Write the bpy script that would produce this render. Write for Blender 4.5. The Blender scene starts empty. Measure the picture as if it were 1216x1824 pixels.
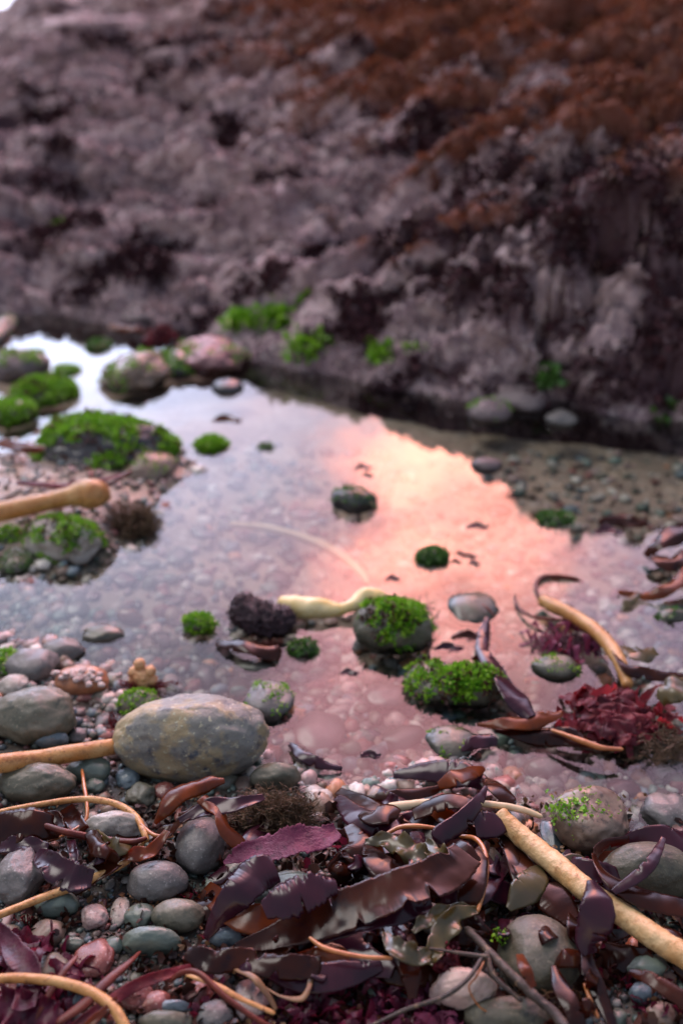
import bpy, bmesh, math, random
import numpy as np
from mathutils import Vector
random.seed(7); RNG = np.random.default_rng(7)
sc = bpy.context.scene
COL = sc.collection
# ------------------------------------------------------------------ camera
CAMH, PITCH, F = 0.80, math.radians(29.7), 1773.0
cd = bpy.data.cameras.new('camera'); cam = bpy.data.objects.new('camera', cd); COL.objects.link(cam)
cam.location = (0, 0, CAMH); cam.rotation_euler = (math.pi/2-PITCH, 0, 0)
cd.sensor_fit = 'HORIZONTAL'; cd.sensor_width = 24; cd.lens = 35
cd.clip_start = .02; cd.clip_end = 5000
cd.dof.use_dof = True; cd.dof.focus_distance = 0.955; cd.dof.aperture_fstop = 2.6
sc.camera = cam
# ------------------------------------------------------------------ sky
SKY_BASE, GLOW, LAV, ROSE = 0.43, 19.5, 10.5, 4.8
w = bpy.data.worlds.new('World'); sc.world = w; w.use_nodes = True
nt = w.node_tree; nt.nodes.clear()
def N(t, ty, **k):
    n = t.nodes.new(ty)
    for a, b in k.items(): setattr(n, a, b)
    return n
def sock(t, v, inp):
    if isinstance(v, (int, float)): inp.default_value = v
    elif isinstance(v, (tuple, list)): inp.default_value = (tuple(v)+(1,))[:len(inp.default_value)] if len(v) < len(inp.default_value) else v
    else: t.links.new(v, inp)
def M(t, op, a, b=None, c=None):
    n = N(t, 'ShaderNodeMath', operation=op)
    for i, v in enumerate((a, b, c)):
        if v is not None: sock(t, v, n.inputs[i])
    return n.outputs[0]
tc = N(nt, 'ShaderNodeTexCoord'); sepd = N(nt, 'ShaderNodeSeparateXYZ'); nt.links.new(tc.outputs['Generated'], sepd.inputs[0])
az = M(nt, 'MULTIPLY', M(nt, 'ARCTAN2', sepd.outputs[0], sepd.outputs[1]), 57.2958)
el = M(nt, 'MULTIPLY', M(nt, 'ARCSINE', sepd.outputs[2]), 57.2958)
cl = N(nt, 'ShaderNodeTexNoise'); cl.inputs['Scale'].default_value = 7; cl.inputs['Detail'].default_value = 6
mp = N(nt, 'ShaderNodeMapping'); mp.inputs['Scale'].default_value = (1, 1, 2.2)
nt.links.new(tc.outputs['Generated'], mp.inputs[0]); nt.links.new(mp.outputs[0], cl.inputs['Vector'])
cloud = M(nt, 'MULTIPLY_ADD', M(nt, 'SUBTRACT', cl.outputs[0], .5), 2.4, 1.0)
azw = M(nt, 'ADD', az, M(nt, 'MULTIPLY', M(nt, 'SUBTRACT', cl.outputs[0], .5), 18))
def lobe(a0, e0, sa, se, pw=2.0):
    da = M(nt, 'DIVIDE', M(nt, 'SUBTRACT', azw, a0), sa); de = M(nt, 'DIVIDE', M(nt, 'SUBTRACT', el, e0), se)
    q = M(nt, 'ADD', M(nt, 'POWER', M(nt, 'ABSOLUTE', da), pw), M(nt, 'POWER', M(nt, 'ABSOLUTE', de), pw))
    return M(nt, 'EXPONENT', M(nt, 'MULTIPLY', q, -1))
def vscale(col, f):
    n = N(nt, 'ShaderNodeVectorMath', operation='SCALE'); sock(nt, col, n.inputs[0]); sock(nt, f, n.inputs['Scale']); return n.outputs[0]
def vadd(a, b):
    n = N(nt, 'ShaderNodeVectorMath', operation='ADD'); nt.links.new(a, n.inputs[0]); nt.links.new(b, n.inputs[1]); return n.outputs[0]
SUN_EL, SUN_ROT = 8, 200
sky = N(nt, 'ShaderNodeTexSky', sky_type='NISHITA', sun_disc=False)
sky.sun_elevation = math.radians(SUN_EL); sky.sun_rotation = math.radians(SUN_ROT)
tot = vscale(sky.outputs[0], .03)
tot = vadd(tot, vscale((.78, .90, 1.22), SKY_BASE))
tot = vadd(tot, vscale((.74, .80, 1.08), M(nt, 'MULTIPLY', lobe(-19, 21, 18, 16), LAV)))
tot = vadd(tot, vscale((.74, .64, .92), M(nt, 'MULTIPLY', lobe(23, 31, 11, 14), 5.5)))
tot = vadd(tot, vscale((1.0, .30, .15), M(nt, 'MULTIPLY', M(nt, 'MULTIPLY', lobe(8.4, 27.8, 6.8, 9.5, 2.6), cloud), GLOW)))
tot = vadd(tot, vscale((1.0, .44, .50), M(nt, 'MULTIPLY', M(nt, 'MULTIPLY', lobe(3, 42, 16, 14), cloud), ROSE*2)))
tot = vadd(tot, vscale((1.0, .80, .78), M(nt, 'MULTIPLY', lobe(0, 0, 60, 7), 1.1)))
bg = N(nt, 'ShaderNodeBackground'); wo = N(nt, 'ShaderNodeOutputWorld')
nt.links.new(tot, bg.inputs[0]); bg.inputs[1].default_value = 1.0; nt.links.new(bg.outputs[0], wo.inputs[0])
# the last soft light of the low sun through cloud, from behind the left shoulder
sl = bpy.data.lights.new('sun', 'SUN'); so = bpy.data.objects.new('sun', sl); COL.objects.link(so)
sl.energy = 1.5; sl.angle = math.radians(24); sl.color = (1, .93, .88)
so.rotation_euler = (math.radians(-18), math.radians(-28), 0)
sc.view_settings.view_transform = 'Standard'; sc.view_settings.look = 'None'
sc.view_settings.exposure = 0.18; sc.view_settings.gamma = 1
sc.cycles.use_denoising = True
try: sc.cycles.denoiser = 'OPENIMAGEDENOISE'
except Exception: pass
sc.cycles.max_bounces = 6; sc.cycles.diffuse_bounces = 2; sc.cycles.glossy_bounces = 3; sc.cycles.transparent_max_bounces = 8
sc.cycles.caustics_reflective = False; sc.cycles.caustics_refractive = False

# ------------------------------------------------------------------ noise
def hsh(i, j, k, seed):
    h = (i.astype(np.int64)*374761393 + j.astype(np.int64)*668265263 + k.astype(np.int64)*2147483647 + seed*1274126177) & 0xffffffff
    h = ((h ^ (h >> 13))*1274126177) & 0xffffffff
    h = ((h ^ (h >> 16))*2246822519) & 0xffffffff
    return ((h ^ (h >> 15)) & 0xffffff)/float(0xffffff)*2-1
def vn(P, seed=0):
    I = np.floor(P).astype(np.int64); f = P-I; f = f*f*f*(f*(f*6-15)+10); r = 0
    for a in (0, 1):
        for b in (0, 1):
            for c in (0, 1):
                wt = (f[:, 0] if a else 1-f[:, 0])*(f[:, 1] if b else 1-f[:, 1])*(f[:, 2] if c else 1-f[:, 2])
                r = r+wt*hsh(I[:, 0]+a, I[:, 1]+b, I[:, 2]+c, seed)
    return r
def fbm(P, o=4, seed=0, g=.5):
    r = 0; a = 1
    for k in range(o): r = r+a*vn(P*2.03**k, seed+k*17); a *= g
    return r
def billow(P, o=3, seed=0, g=.5):
    r = 0; a = 1
    for k in range(o): r = r+a*np.sqrt(np.abs(vn(P*2.1**k, seed+k*31))+.002); a *= g
    return r
def sstep(a, b, x): t = np.clip((x-a)/(b-a), 0, 1); return t*t*(3-2*t)
def P3(x, y, z=None): return np.stack([x, y, np.zeros_like(x) if z is None else z], 1)

# ------------------------------------------------------------------ pixels to ground
def ray(px, py):
    u = (px-608)/F; v = (912-py)/F; return np.array([u, math.cos(PITCH)+v*math.sin(PITCH), -math.sin(PITCH)+v*math.cos(PITCH)])
def onz(px, py, z=0.0):
    d = ray(px, py); t = (CAMH-z)/-d[2]; return np.array([d[0]*t, d[1]*t, z])
POOL = np.array([onz(*p)[:2] for p in [(-1300,420),(-60,400),(400,400),(860,450),(1216,470),
    (1900,500),(1900,1500),(1216,1520),(1110,1510),(1010,1500),(950,1470),(880,1420),(780,1395),(690,1410),(590,1425),(545,1400),(490,1385),(430,1395),(330,1390),
    (240,1350),(195,1320),(175,1260),(120,1225),(70,1175),(0,1150),(-100,1140),(-700,1120)]])
ISLE = np.array([onz(*p)[:2] for p in [(-400,1010),(-400,830),(0,815),(110,780),(290,770),(308,840),(280,900),(190,975),(60,1000)]])
def sdf(P, V):
    d = np.full(len(P), 1e9); s = np.ones(len(P)); n = len(V); j = n-1
    for i in range(n):
        e = V[j]-V[i]; wv = P-V[i]; t = np.clip((wv@e)/(e@e), 0, 1); b = wv-t[:, None]*e
        d = np.minimum(d, (b*b).sum(1))
        c1 = P[:, 1] >= V[i][1]; c2 = P[:, 1] < V[j][1]; c3 = e[0]*wv[:, 1] > e[1]*wv[:, 0]
        fl = (c1 & c2 & c3) | (~c1 & ~c2 & ~c3); s = np.where(fl, -s, s); j = i
    return s*np.sqrt(d)
def ground_np(x, y):
    P = np.stack([x, y], 1); d = np.maximum(sdf(P, POOL), -sdf(P, ISLE))
    d = d+.02*vn(P3(x*7, y*7), 3)
    dep = .062-.030*sstep(-.05, -.5, x)*sstep(1.6, 1.0, y)
    z = np.where(d < 0, -dep*(1-np.exp(d*5.0)), .034*(1-np.exp(-np.maximum(d, 0)*8)))
    return z+.004*vn(P3(x*22, y*22), 5)+.0015*vn(P3(x*70, y*70), 6)
def ground(x, y): return float(ground_np(np.array([float(x)]), np.array([float(y)]))[0])
def at(px, py, h=0.0, z=None, dry=False):
    if z is not None: return onz(px, py, z)
    p = onz(px, py, h)
    for _ in range(4):
        g = ground(p[0], p[1]); p = onz(px, py, (max(g, 0) if dry else g)+h)
    return p
def depth(p): return p[1]*math.cos(PITCH)+(CAMH-p[2])*math.sin(PITCH)
def mpp(p): return depth(p)/F      # metres per photo pixel

# ------------------------------------------------------------------ materials
def mat(name, c1, c2=None, c3=None, scale=40, rough=.5, spec=.5, bump=.3, bscale=300, bdist=.001, lucent=0, luc=None, coat=0, speck=None, attr=False, crack=0, stretch=None, lo=.38, hi=.62, sheen=0, wetz=False):
    m = bpy.data.materials.new(name); m.use_nodes = True; t = m.node_tree; L = t.links
    b = t.nodes['Principled BSDF']; out = t.nodes['Material Output']
    tc = N(t, 'ShaderNodeTexCoord'); oi = N(t, 'ShaderNodeObjectInfo')
    ad = N(t, 'ShaderNodeVectorMath', operation='ADD'); L.new(tc.outputs['Object'], ad.inputs[0])
    L.new(M(t, 'MULTIPLY', oi.outputs['Random'], 37.0), ad.inputs[1]); vec = ad.outputs[0]
    if stretch:
        mpn = N(t, 'ShaderNodeMapping'); mpn.inputs['Scale'].default_value = stretch; L.new(vec, mpn.inputs[0]); vec = mpn.outputs[0]
    def noise(s, det=5, ro=.6):
        n = N(t, 'ShaderNodeTexNoise'); n.inputs['Scale'].default_value = s; n.inputs['Detail'].default_value = det; n.inputs['Roughness'].default_value = ro
        L.new(vec, n.inputs['Vector']); return n.outputs[0]
    def mix(f, a, bb, mode='MIX'):
        n = N(t, 'ShaderNodeMix', data_type='RGBA', blend_type=mode); sock(t, f, n.inputs[0]); sock(t, a, n.inputs[6]); sock(t, bb, n.inputs[7]); return n.outputs[2]
    def ramp(f, a, bb):
        n = N(t, 'ShaderNodeMapRange'); sock(t, f, n.inputs[0]); n.inputs[1].default_value = a; n.inputs[2].default_value = bb; return n.outputs[0]
    base = tuple(c1)+(1,)
    if attr:
        a = N(t, 'ShaderNodeAttribute'); a.attribute_name = 'Col'; base = a.outputs['Color']
        base = mix(ramp(noise(scale), .35, .7), base, mix(1.0, base, (.55, .55, .58, 1), 'MULTIPLY'))
    n1 = noise(scale)
    if c2: base = mix(ramp(n1, lo, hi), base, tuple(c2)+(1,))
    if c3: base = mix(ramp(noise(scale*2.7, 6), .55, .68), base, tuple(c3)+(1,))
    if speck:
        vo = N(t, 'ShaderNodeTexNoise'); vo.inputs['Scale'].default_value = scale*9; vo.inputs['Detail'].default_value = 2; L.new(vec, vo.inputs['Vector'])
        base = mix(ramp(vo.outputs[0], .62, .70), base, tuple(speck)+(1,))
    if wetz:
        ge = N(t, 'ShaderNodeNewGeometry'); sz = N(t, 'ShaderNodeSeparateXYZ'); L.new(ge.outputs['Position'], sz.inputs[0])
        wt = ramp(M(t, 'ADD', sz.outputs[2], M(t, 'MULTIPLY', M(t, 'SUBTRACT', n1, .5), .012)), .012, .004); base = mix(wt, base, mix(1.0, base, (.42, .40, .40, 1), 'MULTIPLY'))
    hsum = noise(bscale, 6, .65)
    if crack:
        v = N(t, 'ShaderNodeTexVoronoi', feature='DISTANCE_TO_EDGE'); v.inputs['Scale'].default_value = crack
        wv = N(t, 'ShaderNodeVectorMath', operation='ADD'); L.new(vec, wv.inputs[0])
        nn = N(t, 'ShaderNodeTexNoise'); nn.inputs['Scale'].default_value = crack*1.3; L.new(vec, nn.inputs['Vector'])
        sc_ = N(t, 'ShaderNodeVectorMath', operation='SCALE'); L.new(nn.outputs['Color'], sc_.inputs[0]); sc_.inputs['Scale'].default_value = 1.2/crack
        L.new(sc_.outputs[0], wv.inputs[1]); L.new(wv.outputs[0], v.inputs['Vector'])
        ck = ramp(v.outputs[0], 0, .035)
        hsum = M(t, 'ADD', hsum, M(t, 'MULTIPLY', ck, .8))
        base = mix(M(t, 'MULTIPLY', M(t, 'SUBTRACT', 1, ck), .5), base, (.01, .009, .008, 1))
    sock(t, base, b.inputs['Base Color'])
    b.inputs['Specular IOR Level'].default_value = spec
    r = M(t, 'ADD', M(t, 'MULTIPLY_ADD', wt, -.45*rough, rough) if wetz else rough, M(t, 'MULTIPLY', M(t, 'SUBTRACT', noise(scale*1.7), .5), .45*rough+.05)); L.new(r, b.inputs['Roughness'])
    b.inputs['Coat Weight'].default_value = coat; b.inputs['Coat Roughness'].default_value = .12
    if sheen: b.inputs['Sheen Weight'].default_value = sheen
    bp = N(t, 'ShaderNodeBump'); bp.inputs['Strength'].default_value = bump; bp.inputs['Distance'].default_value = bdist
    L.new(hsum, bp.inputs['Height']); L.new(bp.outputs[0], b.inputs['Normal'])
    if lucent:
        tr = N(t, 'ShaderNodeBsdfTranslucent'); tr.inputs[0].default_value = tuple(luc or c1)+(1,); L.new(bp.outputs[0], tr.inputs[1])
        mx = N(t, 'ShaderNodeMixShader'); mx.inputs[0].default_value = lucent; L.new(b.outputs[0], mx.inputs[1]); L.new(tr.outputs[0], mx.inputs[2]); L.new(mx.outputs[0], out.inputs[0])
    return m
ST = {   # stone kinds: word, material
 'grey':   mat('dark_grey_stone', (.085,.080,.078), (.135,.125,.115), scale=45, rough=0.416, bump=.7, speck=(.22,.21,.20), wetz=True),
 'olive':  mat('olive_stone', (.075,.076,.052), (.14,.125,.088), (.05,.055,.04), scale=30, rough=0.440, bump=.5, speck=(.16,.145,.10), wetz=True),
 'green':  mat('green_grey_stone', (.080,.110,.092), (.13,.155,.12), scale=42, rough=0.320, bump=.55, wetz=True),
 'blue':   mat('blue_grey_stone', (.075,.105,.125), (.14,.175,.19), scale=50, rough=0.272, bump=.5, wetz=True),
 'red':    mat('maroon_stone', (.130,.036,.032), (.19,.065,.05), scale=55, rough=0.240, bump=.6, speck=(.3,.2,.18), wetz=True),
 'brown':  mat('brown_stone', (.13,.085,.062), (.21,.15,.11), (.07,.05,.04), scale=55, rough=0.360, bump=.4, wetz=True),
 'pale':   mat('pale_stone', (.36,.33,.29), (.24,.21,.175), (.45,.42,.38), scale=50, rough=0.440, bump=.5, speck=(.14,.12,.11), wetz=True),
 'pink':   mat('pink_speckled_stone', (.34,.235,.21), (.22,.15,.14), (.42,.36,.33), scale=60, rough=0.400, bump=.5, speck=(.1,.07,.07), wetz=True),
 'orange': mat('orange_stone', (.42,.17,.08), (.30,.13,.07), scale=50, rough=0.360, bump=.3, wetz=True),
 'dolive': mat('dark_olive_stone', (.052,.050,.034), (.090,.080,.052), (.035,.036,.028), scale=34, rough=.48, bump=.8, speck=(.13,.12,.08), wetz=True),
 'cream':  mat('cream_pink_stone', (.48,.34,.29), (.17,.15,.09), (.56,.46,.40), scale=16, rough=0.320, bump=.6, speck=(.35,.25,.22), lo=.5, hi=.62, wetz=True),
 'white':  mat('white_shell', (.62,.58,.54), (.48,.44,.41), scale=80, rough=0.280, bump=.3, wetz=True),
 'black':  mat('black_stone', (.032,.030,.032), (.065,.06,.062), scale=50, rough=0.280, bump=.4, wetz=True),
 'boulder':mat('veined_boulder_stone', (.19,.185,.165), (.31,.245,.14), (.062,.070,.085), scale=22, rough=0.528, bump=.75, bscale=130, bdist=.0022, lo=.46, hi=.55, speck=(.40,.38,.27), wetz=True),
 'crust':  mat('pink_crusted_rock', (.27,.10,.105), (.17,.08,.085), (.10,.06,.06), scale=24, rough=0.480, bump=.8, bscale=90, bdist=.003, wetz=True),
 'mauve':  mat('mauve_rock', (.155,.115,.115), (.10,.075,.08), (.19,.15,.14), scale=18, rough=0.560, bump=.8, bscale=80, bdist=.003, wetz=True),
}
WORD = dict(grey='dark grey', olive='dull olive', green='green grey', blue='blue grey', red='dark red', brown='brown', pale='pale', pink='pinkish speckled', orange='orange', white='white', black='near black')
KB = mat('dark_kelp', (.012,.0035,.003), (.040,.009,.003), (.007,.003,.005), scale=16, rough=.21, spec=.25, bump=.08, bscale=120, bdist=.001, lucent=.20, luc=(.60,.09,.015), coat=0)
KP = mat('purple_kelp', (.020,.005,.012), (.040,.008,.016), scale=20, rough=.23, spec=.33, bump=.08, bscale=120, lucent=.10, luc=(.35,.06,.05), coat=0)
KO = mat('amber_kelp', (.15,.036,.007), (.065,.018,.010), scale=28, rough=.24, spec=.3, bump=.12, bscale=150, lucent=.34, luc=(.70,.19,.03))
KV = mat('olive_kelp', (.10,.072,.022), (.055,.045,.022), scale=30, rough=.30, spec=.6, bump=.12, bscale=150, lucent=.25, luc=(.45,.32,.07))
KC = mat('crimson_seaweed', (.15,.014,.024), (.06,.008,.016), (.22,.04,.04), scale=35, rough=.42, spec=.25, bump=.8, bscale=120, bdist=.002, lucent=.32, luc=(.55,.05,.06))
KM = mat('magenta_seaweed', (.10,.015,.045), (.17,.03,.075), (.05,.010,.03), scale=40, rough=.34, spec=.3, bump=.9, bscale=210, bdist=.0022, lucent=.18, luc=(.5,.06,.10))
KW = mat('wine_seaweed', (.040,.004,.014), (.080,.008,.024), scale=45, rough=.28, spec=.3, bump=.5, bscale=150, bdist=.002, lucent=.2, luc=(.4,.04,.08))
SO = mat('ochre_stipe', (.46,.20,.055), (.56,.31,.115), (.29,.11,.03), scale=30, rough=.34, spec=.5, bump=.8, bscale=110, bdist=.0022, speck=(.20,.08,.03), lucent=.10, luc=(.6,.3,.1))
SR = mat('rough_ochre_stipe', (.50,.27,.10), (.62,.42,.21), (.34,.165,.06), scale=45, rough=.34, spec=.5, bump=.8, bscale=120, bdist=.0025)
SP = mat('pale_stipe', (.60,.47,.31), (.50,.36,.20), scale=45, rough=.5, bump=.4, bscale=160)
SX = mat('orange_stipe', (.36,.105,.025), (.48,.18,.05), scale=60, rough=.30, spec=.6, bump=.3, coat=.4, lucent=.15, luc=(.7,.25,.05))
SM = mat('maroon_stipe', (.060,.010,.008), (.12,.022,.012), scale=60, rough=.34, spec=.25, bump=.5)
SY = mat('yellow_float', (.66,.46,.14), (.74,.60,.32), scale=35, rough=.35, spec=.5, bump=.3, bscale=120)
TW = mat('driftwood_twig', (.028,.018,.014), (.055,.036,.026), (.16,.10,.055), scale=60, rough=.6, bump=.8, bscale=260)
GA = mat('green_algae', (.10,.29,.012), (.30,.50,.03), (.035,.12,.012), scale=90, rough=.4, spec=.35, bump=.3, lucent=.3, luc=(.16,.42,.03))
GD = mat('dull_green_algae', (.045,.12,.022), (.085,.19,.03), scale=60, rough=.4, spec=.5, bump=.3, lucent=.25, luc=(.08,.2,.03))
BB = mat('brown_bushy_algae', (.10,.060,.034), (.17,.105,.055), (.05,.03,.022), scale=60, rough=.45, bump=.2, lucent=.15, luc=(.2,.1,.04))
BP = mat('purple_bushy_algae', (.075,.022,.040), (.11,.035,.055), scale=60, rough=.4, bump=.2, lucent=.2, luc=(.3,.05,.10))
BT = mat('tan_root_hairs', (.22,.11,.045), (.13,.06,.028), scale=60, rough=.5, bump=.2)
BW2 = mat('dark_brown_shreds', (.028,.010,.008), (.055,.018,.010), scale=60, rough=.35, spec=.3, bump=.2)
BW = mat('brown_weed', (.050,.016,.016), (.085,.032,.018), scale=60, rough=.4, spec=.3, bump=.2)
SPG = mat('dark_sponge', (.030,.013,.020), (.050,.022,.030), scale=60, rough=.55, spec=.5, bump=1, bscale=260, bdist=.004)
OSP = mat('orange_sponge', (.60,.33,.16), (.50,.24,.11), scale=70, rough=.6, bump=.5, bscale=200)
CRU = mat('white_crust', (.62,.50,.46), (.45,.30,.27), scale=120, rough=.7, bump=1, bscale=260, bdist=.003)
ATT = mat('gravel', (.1,.1,.1), attr=True, scale=120, rough=.42, bump=.25, bscale=500)
RT = mat('rust_turf', (.20,.064,.036), (.09,.034,.024), (.30,.18,.10), scale=16, spec=.1, rough=.8, bump=.3, lucent=.15, luc=(.25,.07,.02))
MT = mat('mauve_turf', (.44,.32,.32), (.17,.11,.13), (.58,.47,.45), scale=20, spec=.1, rough=.8, bump=.3)

# ------------------------------------------------------------------ mesh helpers
USED = set()
def tagit(o, label=None, cat=None, group=None, kind=None):
    if label: o['label'] = label
    if cat: o['category'] = cat
    if group: o['group'] = group
    if kind: o['kind'] = kind
    return o
def mk(name, V, Fc, m, parent=None, org=None, smooth=True, col=None):
    V = np.asarray(V, float)
    if parent is None:
        org = np.array([V[:, 0].mean(), V[:, 1].mean(), V[:, 2].min()]) if org is None else np.asarray(org, float)
    else: org = np.array(parent['_o'])
    V = V-org
    me = bpy.data.meshes.new(name)
    Fa = np.asarray(Fc) if not isinstance(Fc, list) else None
    if Fa is not None:
        k = Fa.shape[1]; me.vertices.add(len(V)); me.vertices.foreach_set('co', V.ravel())
        me.loops.add(Fa.size); me.loops.foreach_set('vertex_index', Fa.ravel().astype(np.int32))
        me.polygons.add(len(Fa)); me.polygons.foreach_set('loop_start', np.arange(0, Fa.size, k, dtype=np.int32)); me.polygons.foreach_set('loop_total', np.full(len(Fa), k, dtype=np.int32))
        me.update(calc_edges=True)
    else: me.from_pydata(V.tolist(), [], Fc); me.update()
    if smooth: me.polygons.foreach_set('use_smooth', np.ones(len(me.polygons), dtype=bool))
    if col is not None:
        a = me.color_attributes.new('Col', 'FLOAT_COLOR', 'POINT'); a.data.foreach_set('color', np.concatenate([col, np.ones((len(col), 1))], 1).ravel().astype(np.float32))
    me.materials.append(m)
    o = bpy.data.objects.new(name, me); COL.objects.link(o)
    if parent is not None: o.parent = parent
    else: o.location = org; o['_o'] = list(map(float, org))
    return o
def grid_faces(nu, nv, wrap=False):
    i = np.arange(nu-1)[:, None]; j = np.arange(nv if wrap else nv-1)[None, :]; j2 = (j+1) % nv
    return np.stack([(i*nv+j), (i*nv+j2), ((i+1)*nv+j2), ((i+1)*nv+j)], -1).reshape(-1, 4)
ICO = {}
def ico(s):
    if s not in ICO:
        bm = bmesh.new(); bmesh.ops.create_icosphere(bm, subdivisions=s, radius=1)
        ICO[s] = (np.array([v.co[:] for v in bm.verts]), np.array([[v.index for v in f.verts] for f in bm.faces])); bm.free()
    return ICO[s]
def catmull(P, n):
    P = np.asarray(P, float); m = len(P)
    if m == 2: t = np.linspace(0, 1, n)[:, None]; return P[0]*(1-t)+P[1]*t
    Q = np.vstack([2*P[0]-P[1], P, 2*P[-1]-P[-2]]); out = []
    for t in np.linspace(0, m-1-1e-9, n):
        i = int(t); f = t-i; a, b, c, d = Q[i:i+4]
        out.append(.5*((2*b)+(-a+c)*f+(2*a-5*b+4*c-d)*f*f+(-a+3*b-3*c+d)*f**3))
    return np.array(out)
def rotz(V, a): c, s = math.cos(a), math.sin(a); return V@np.array([[c, s, 0], [-s, c, 0], [0, 0, 1]])
def stone_verts(s, abc, seed, rough=.10, facets=7, fdepth=.82):
    V, Fc = ico(s); V = V.copy(); r = np.random.default_rng(seed)
    for _ in range(facets):
        n = r.normal(size=3); n /= np.linalg.norm(n); d = r.uniform(fdepth, .97); q = V@n-d
        V = V-np.where(q > 0, q*.75, 0)[:, None]*n
    off = r.uniform(0, 50, 3)
    nm = V/np.linalg.norm(V, axis=1)[:, None]
    V = V+nm*(rough*fbm(V*1.3+off, 3, 1)+rough*.16*fbm(V*7+off, 3, 5))[:, None]
    return V*np.array(abc), Fc
def root(name, org):
    e = bpy.data.objects.new(name, None); e.empty_display_size = .01; COL.objects.link(e); e.location = org; e['_o'] = list(map(float, org)); return e
SPOTS = []     # footprints already taken: x, y, r
LAND = []      # landmarks: x, y, phrase
SEED = [100]
def leafcloud(P, Nn, size, seed=0, lie=.7, bend=.5, drape=0, thin=1.0):
    r = np.random.default_rng(seed); n = len(P)
    rnd = r.normal(size=(n, 3)); rnd /= np.linalg.norm(rnd, axis=1)[:, None]
    l = Nn*lie+rnd; l[:, 2] -= drape; l /= np.linalg.norm(l, axis=1)[:, None]
    wv = np.cross(l, r.normal(size=(n, 3))); wv /= np.linalg.norm(wv, axis=1)[:, None]+1e-9
    b = np.cross(l, wv)
    s = size*r.uniform(.5, 1.4, (n, 1)); wd = s*r.uniform(.25, .55, (n, 1))*thin
    V = np.stack([P-wv*wd*.4, P+wv*wd*.4, P+l*s*.5-wv*wd+b*s*.08, P+l*s*.5+wv*wd-b*s*.05, P+l*s-wv*wd*.5+b*s*bend, P+l*s+wv*wd*.6+b*s*bend], 1).reshape(-1, 3)
    i = np.arange(n)[:, None]*6
    Fc = np.concatenate([i+np.array([[0, 1, 3, 2]]), i+np.array([[2, 3, 5, 4]])]); return V, Fc
def n_(a): return a[1] > 200
def stone(px, py, wp, hp, kind, label, flat=.62, sink=.62, em=None, rot=0, rough=.10, name='pebble', cat='pebble', s=4, algae=None, group=None, land=None, facets=7, am=None, h=0, parts=False):
    SEED[0] += 1
    p = at(px, py, 0) if em is None else onz(px, py, 0)
    th = math.atan2(CAMH-p[2], p[1]); k = mpp(p)
    if em is not None and algae and n_(algae): wp, hp = wp*.92, hp*.84
    a = wp/2*k; H = hp/2*k; c = min(flat*a, .85*H/math.cos(th)); b = math.sqrt(max(H*H-(c*math.cos(th))**2, (.35*a)**2))/math.sin(th)
    if em is None: ctr = at(px, py, c*sink+h)
    else: ctr = onz(px, py, c*em)
    V, Fc = stone_verts(s, (a, b, c), SEED[0], rough, facets); V = rotz(V, math.radians(rot))+ctr
    if algae or parts:
        o = root(name, (ctr[0], ctr[1], V[:, 2].min())); mk('stone_body', V, Fc, ST[kind], o)
    else: o = mk(name, V, Fc, ST[kind])
    tagit(o, label, cat, group)
    SPOTS.append((ctr[0], ctr[1], max(a, b)*.9))
    if land: LAND.append((ctr[0], ctr[1], land))
    if algae:
        thr, n, size = algae; n = int(n*2.8)
        tri = V[Fc]; nn = np.cross(tri[:, 1]-tri[:, 0], tri[:, 2]-tri[:, 0]); ar = np.linalg.norm(nn, axis=1); nn = nn/ar[:, None]
        msk = (nn[:, 2]+1.15*fbm(tri.mean(1)/a*2.6+SEED[0], 3, 4)) > thr
        if msk.any():
            pr = ar*msk; r = np.random.default_rng(SEED[0]); idx = r.choice(len(Fc), n, p=pr/pr.sum()); w3 = r.dirichlet((1, 1, 1), n)
            P = (tri[idx]*w3[:, :, None]).sum(1); LV, LF = leafcloud(P, nn[idx], size*.62, SEED[0], .28, .4, .40, .58)
            mk('green_algae', LV, LF, am or GA, o)
        if s == 5 and n > 500:
            mb = (nn[:, 2]+1.2*fbm(tri.mean(1)/a*2.2+SEED[0]+40, 3, 9)) > .75
            if mb.any():
                pr = ar*mb; n2 = int(n*.15); idx = r.choice(len(Fc), n2, p=pr/pr.sum()); w3 = r.dirichlet((1, 1, 1), n2); P = (tri[idx]*w3[:, :, None]).sum(1)
                LV, LF = leafcloud(P, nn[idx], size*.7, SEED[0]+1, .3, .5, .4, .5); mk('brown_weed', LV, LF, BW, o)
    return o
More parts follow.
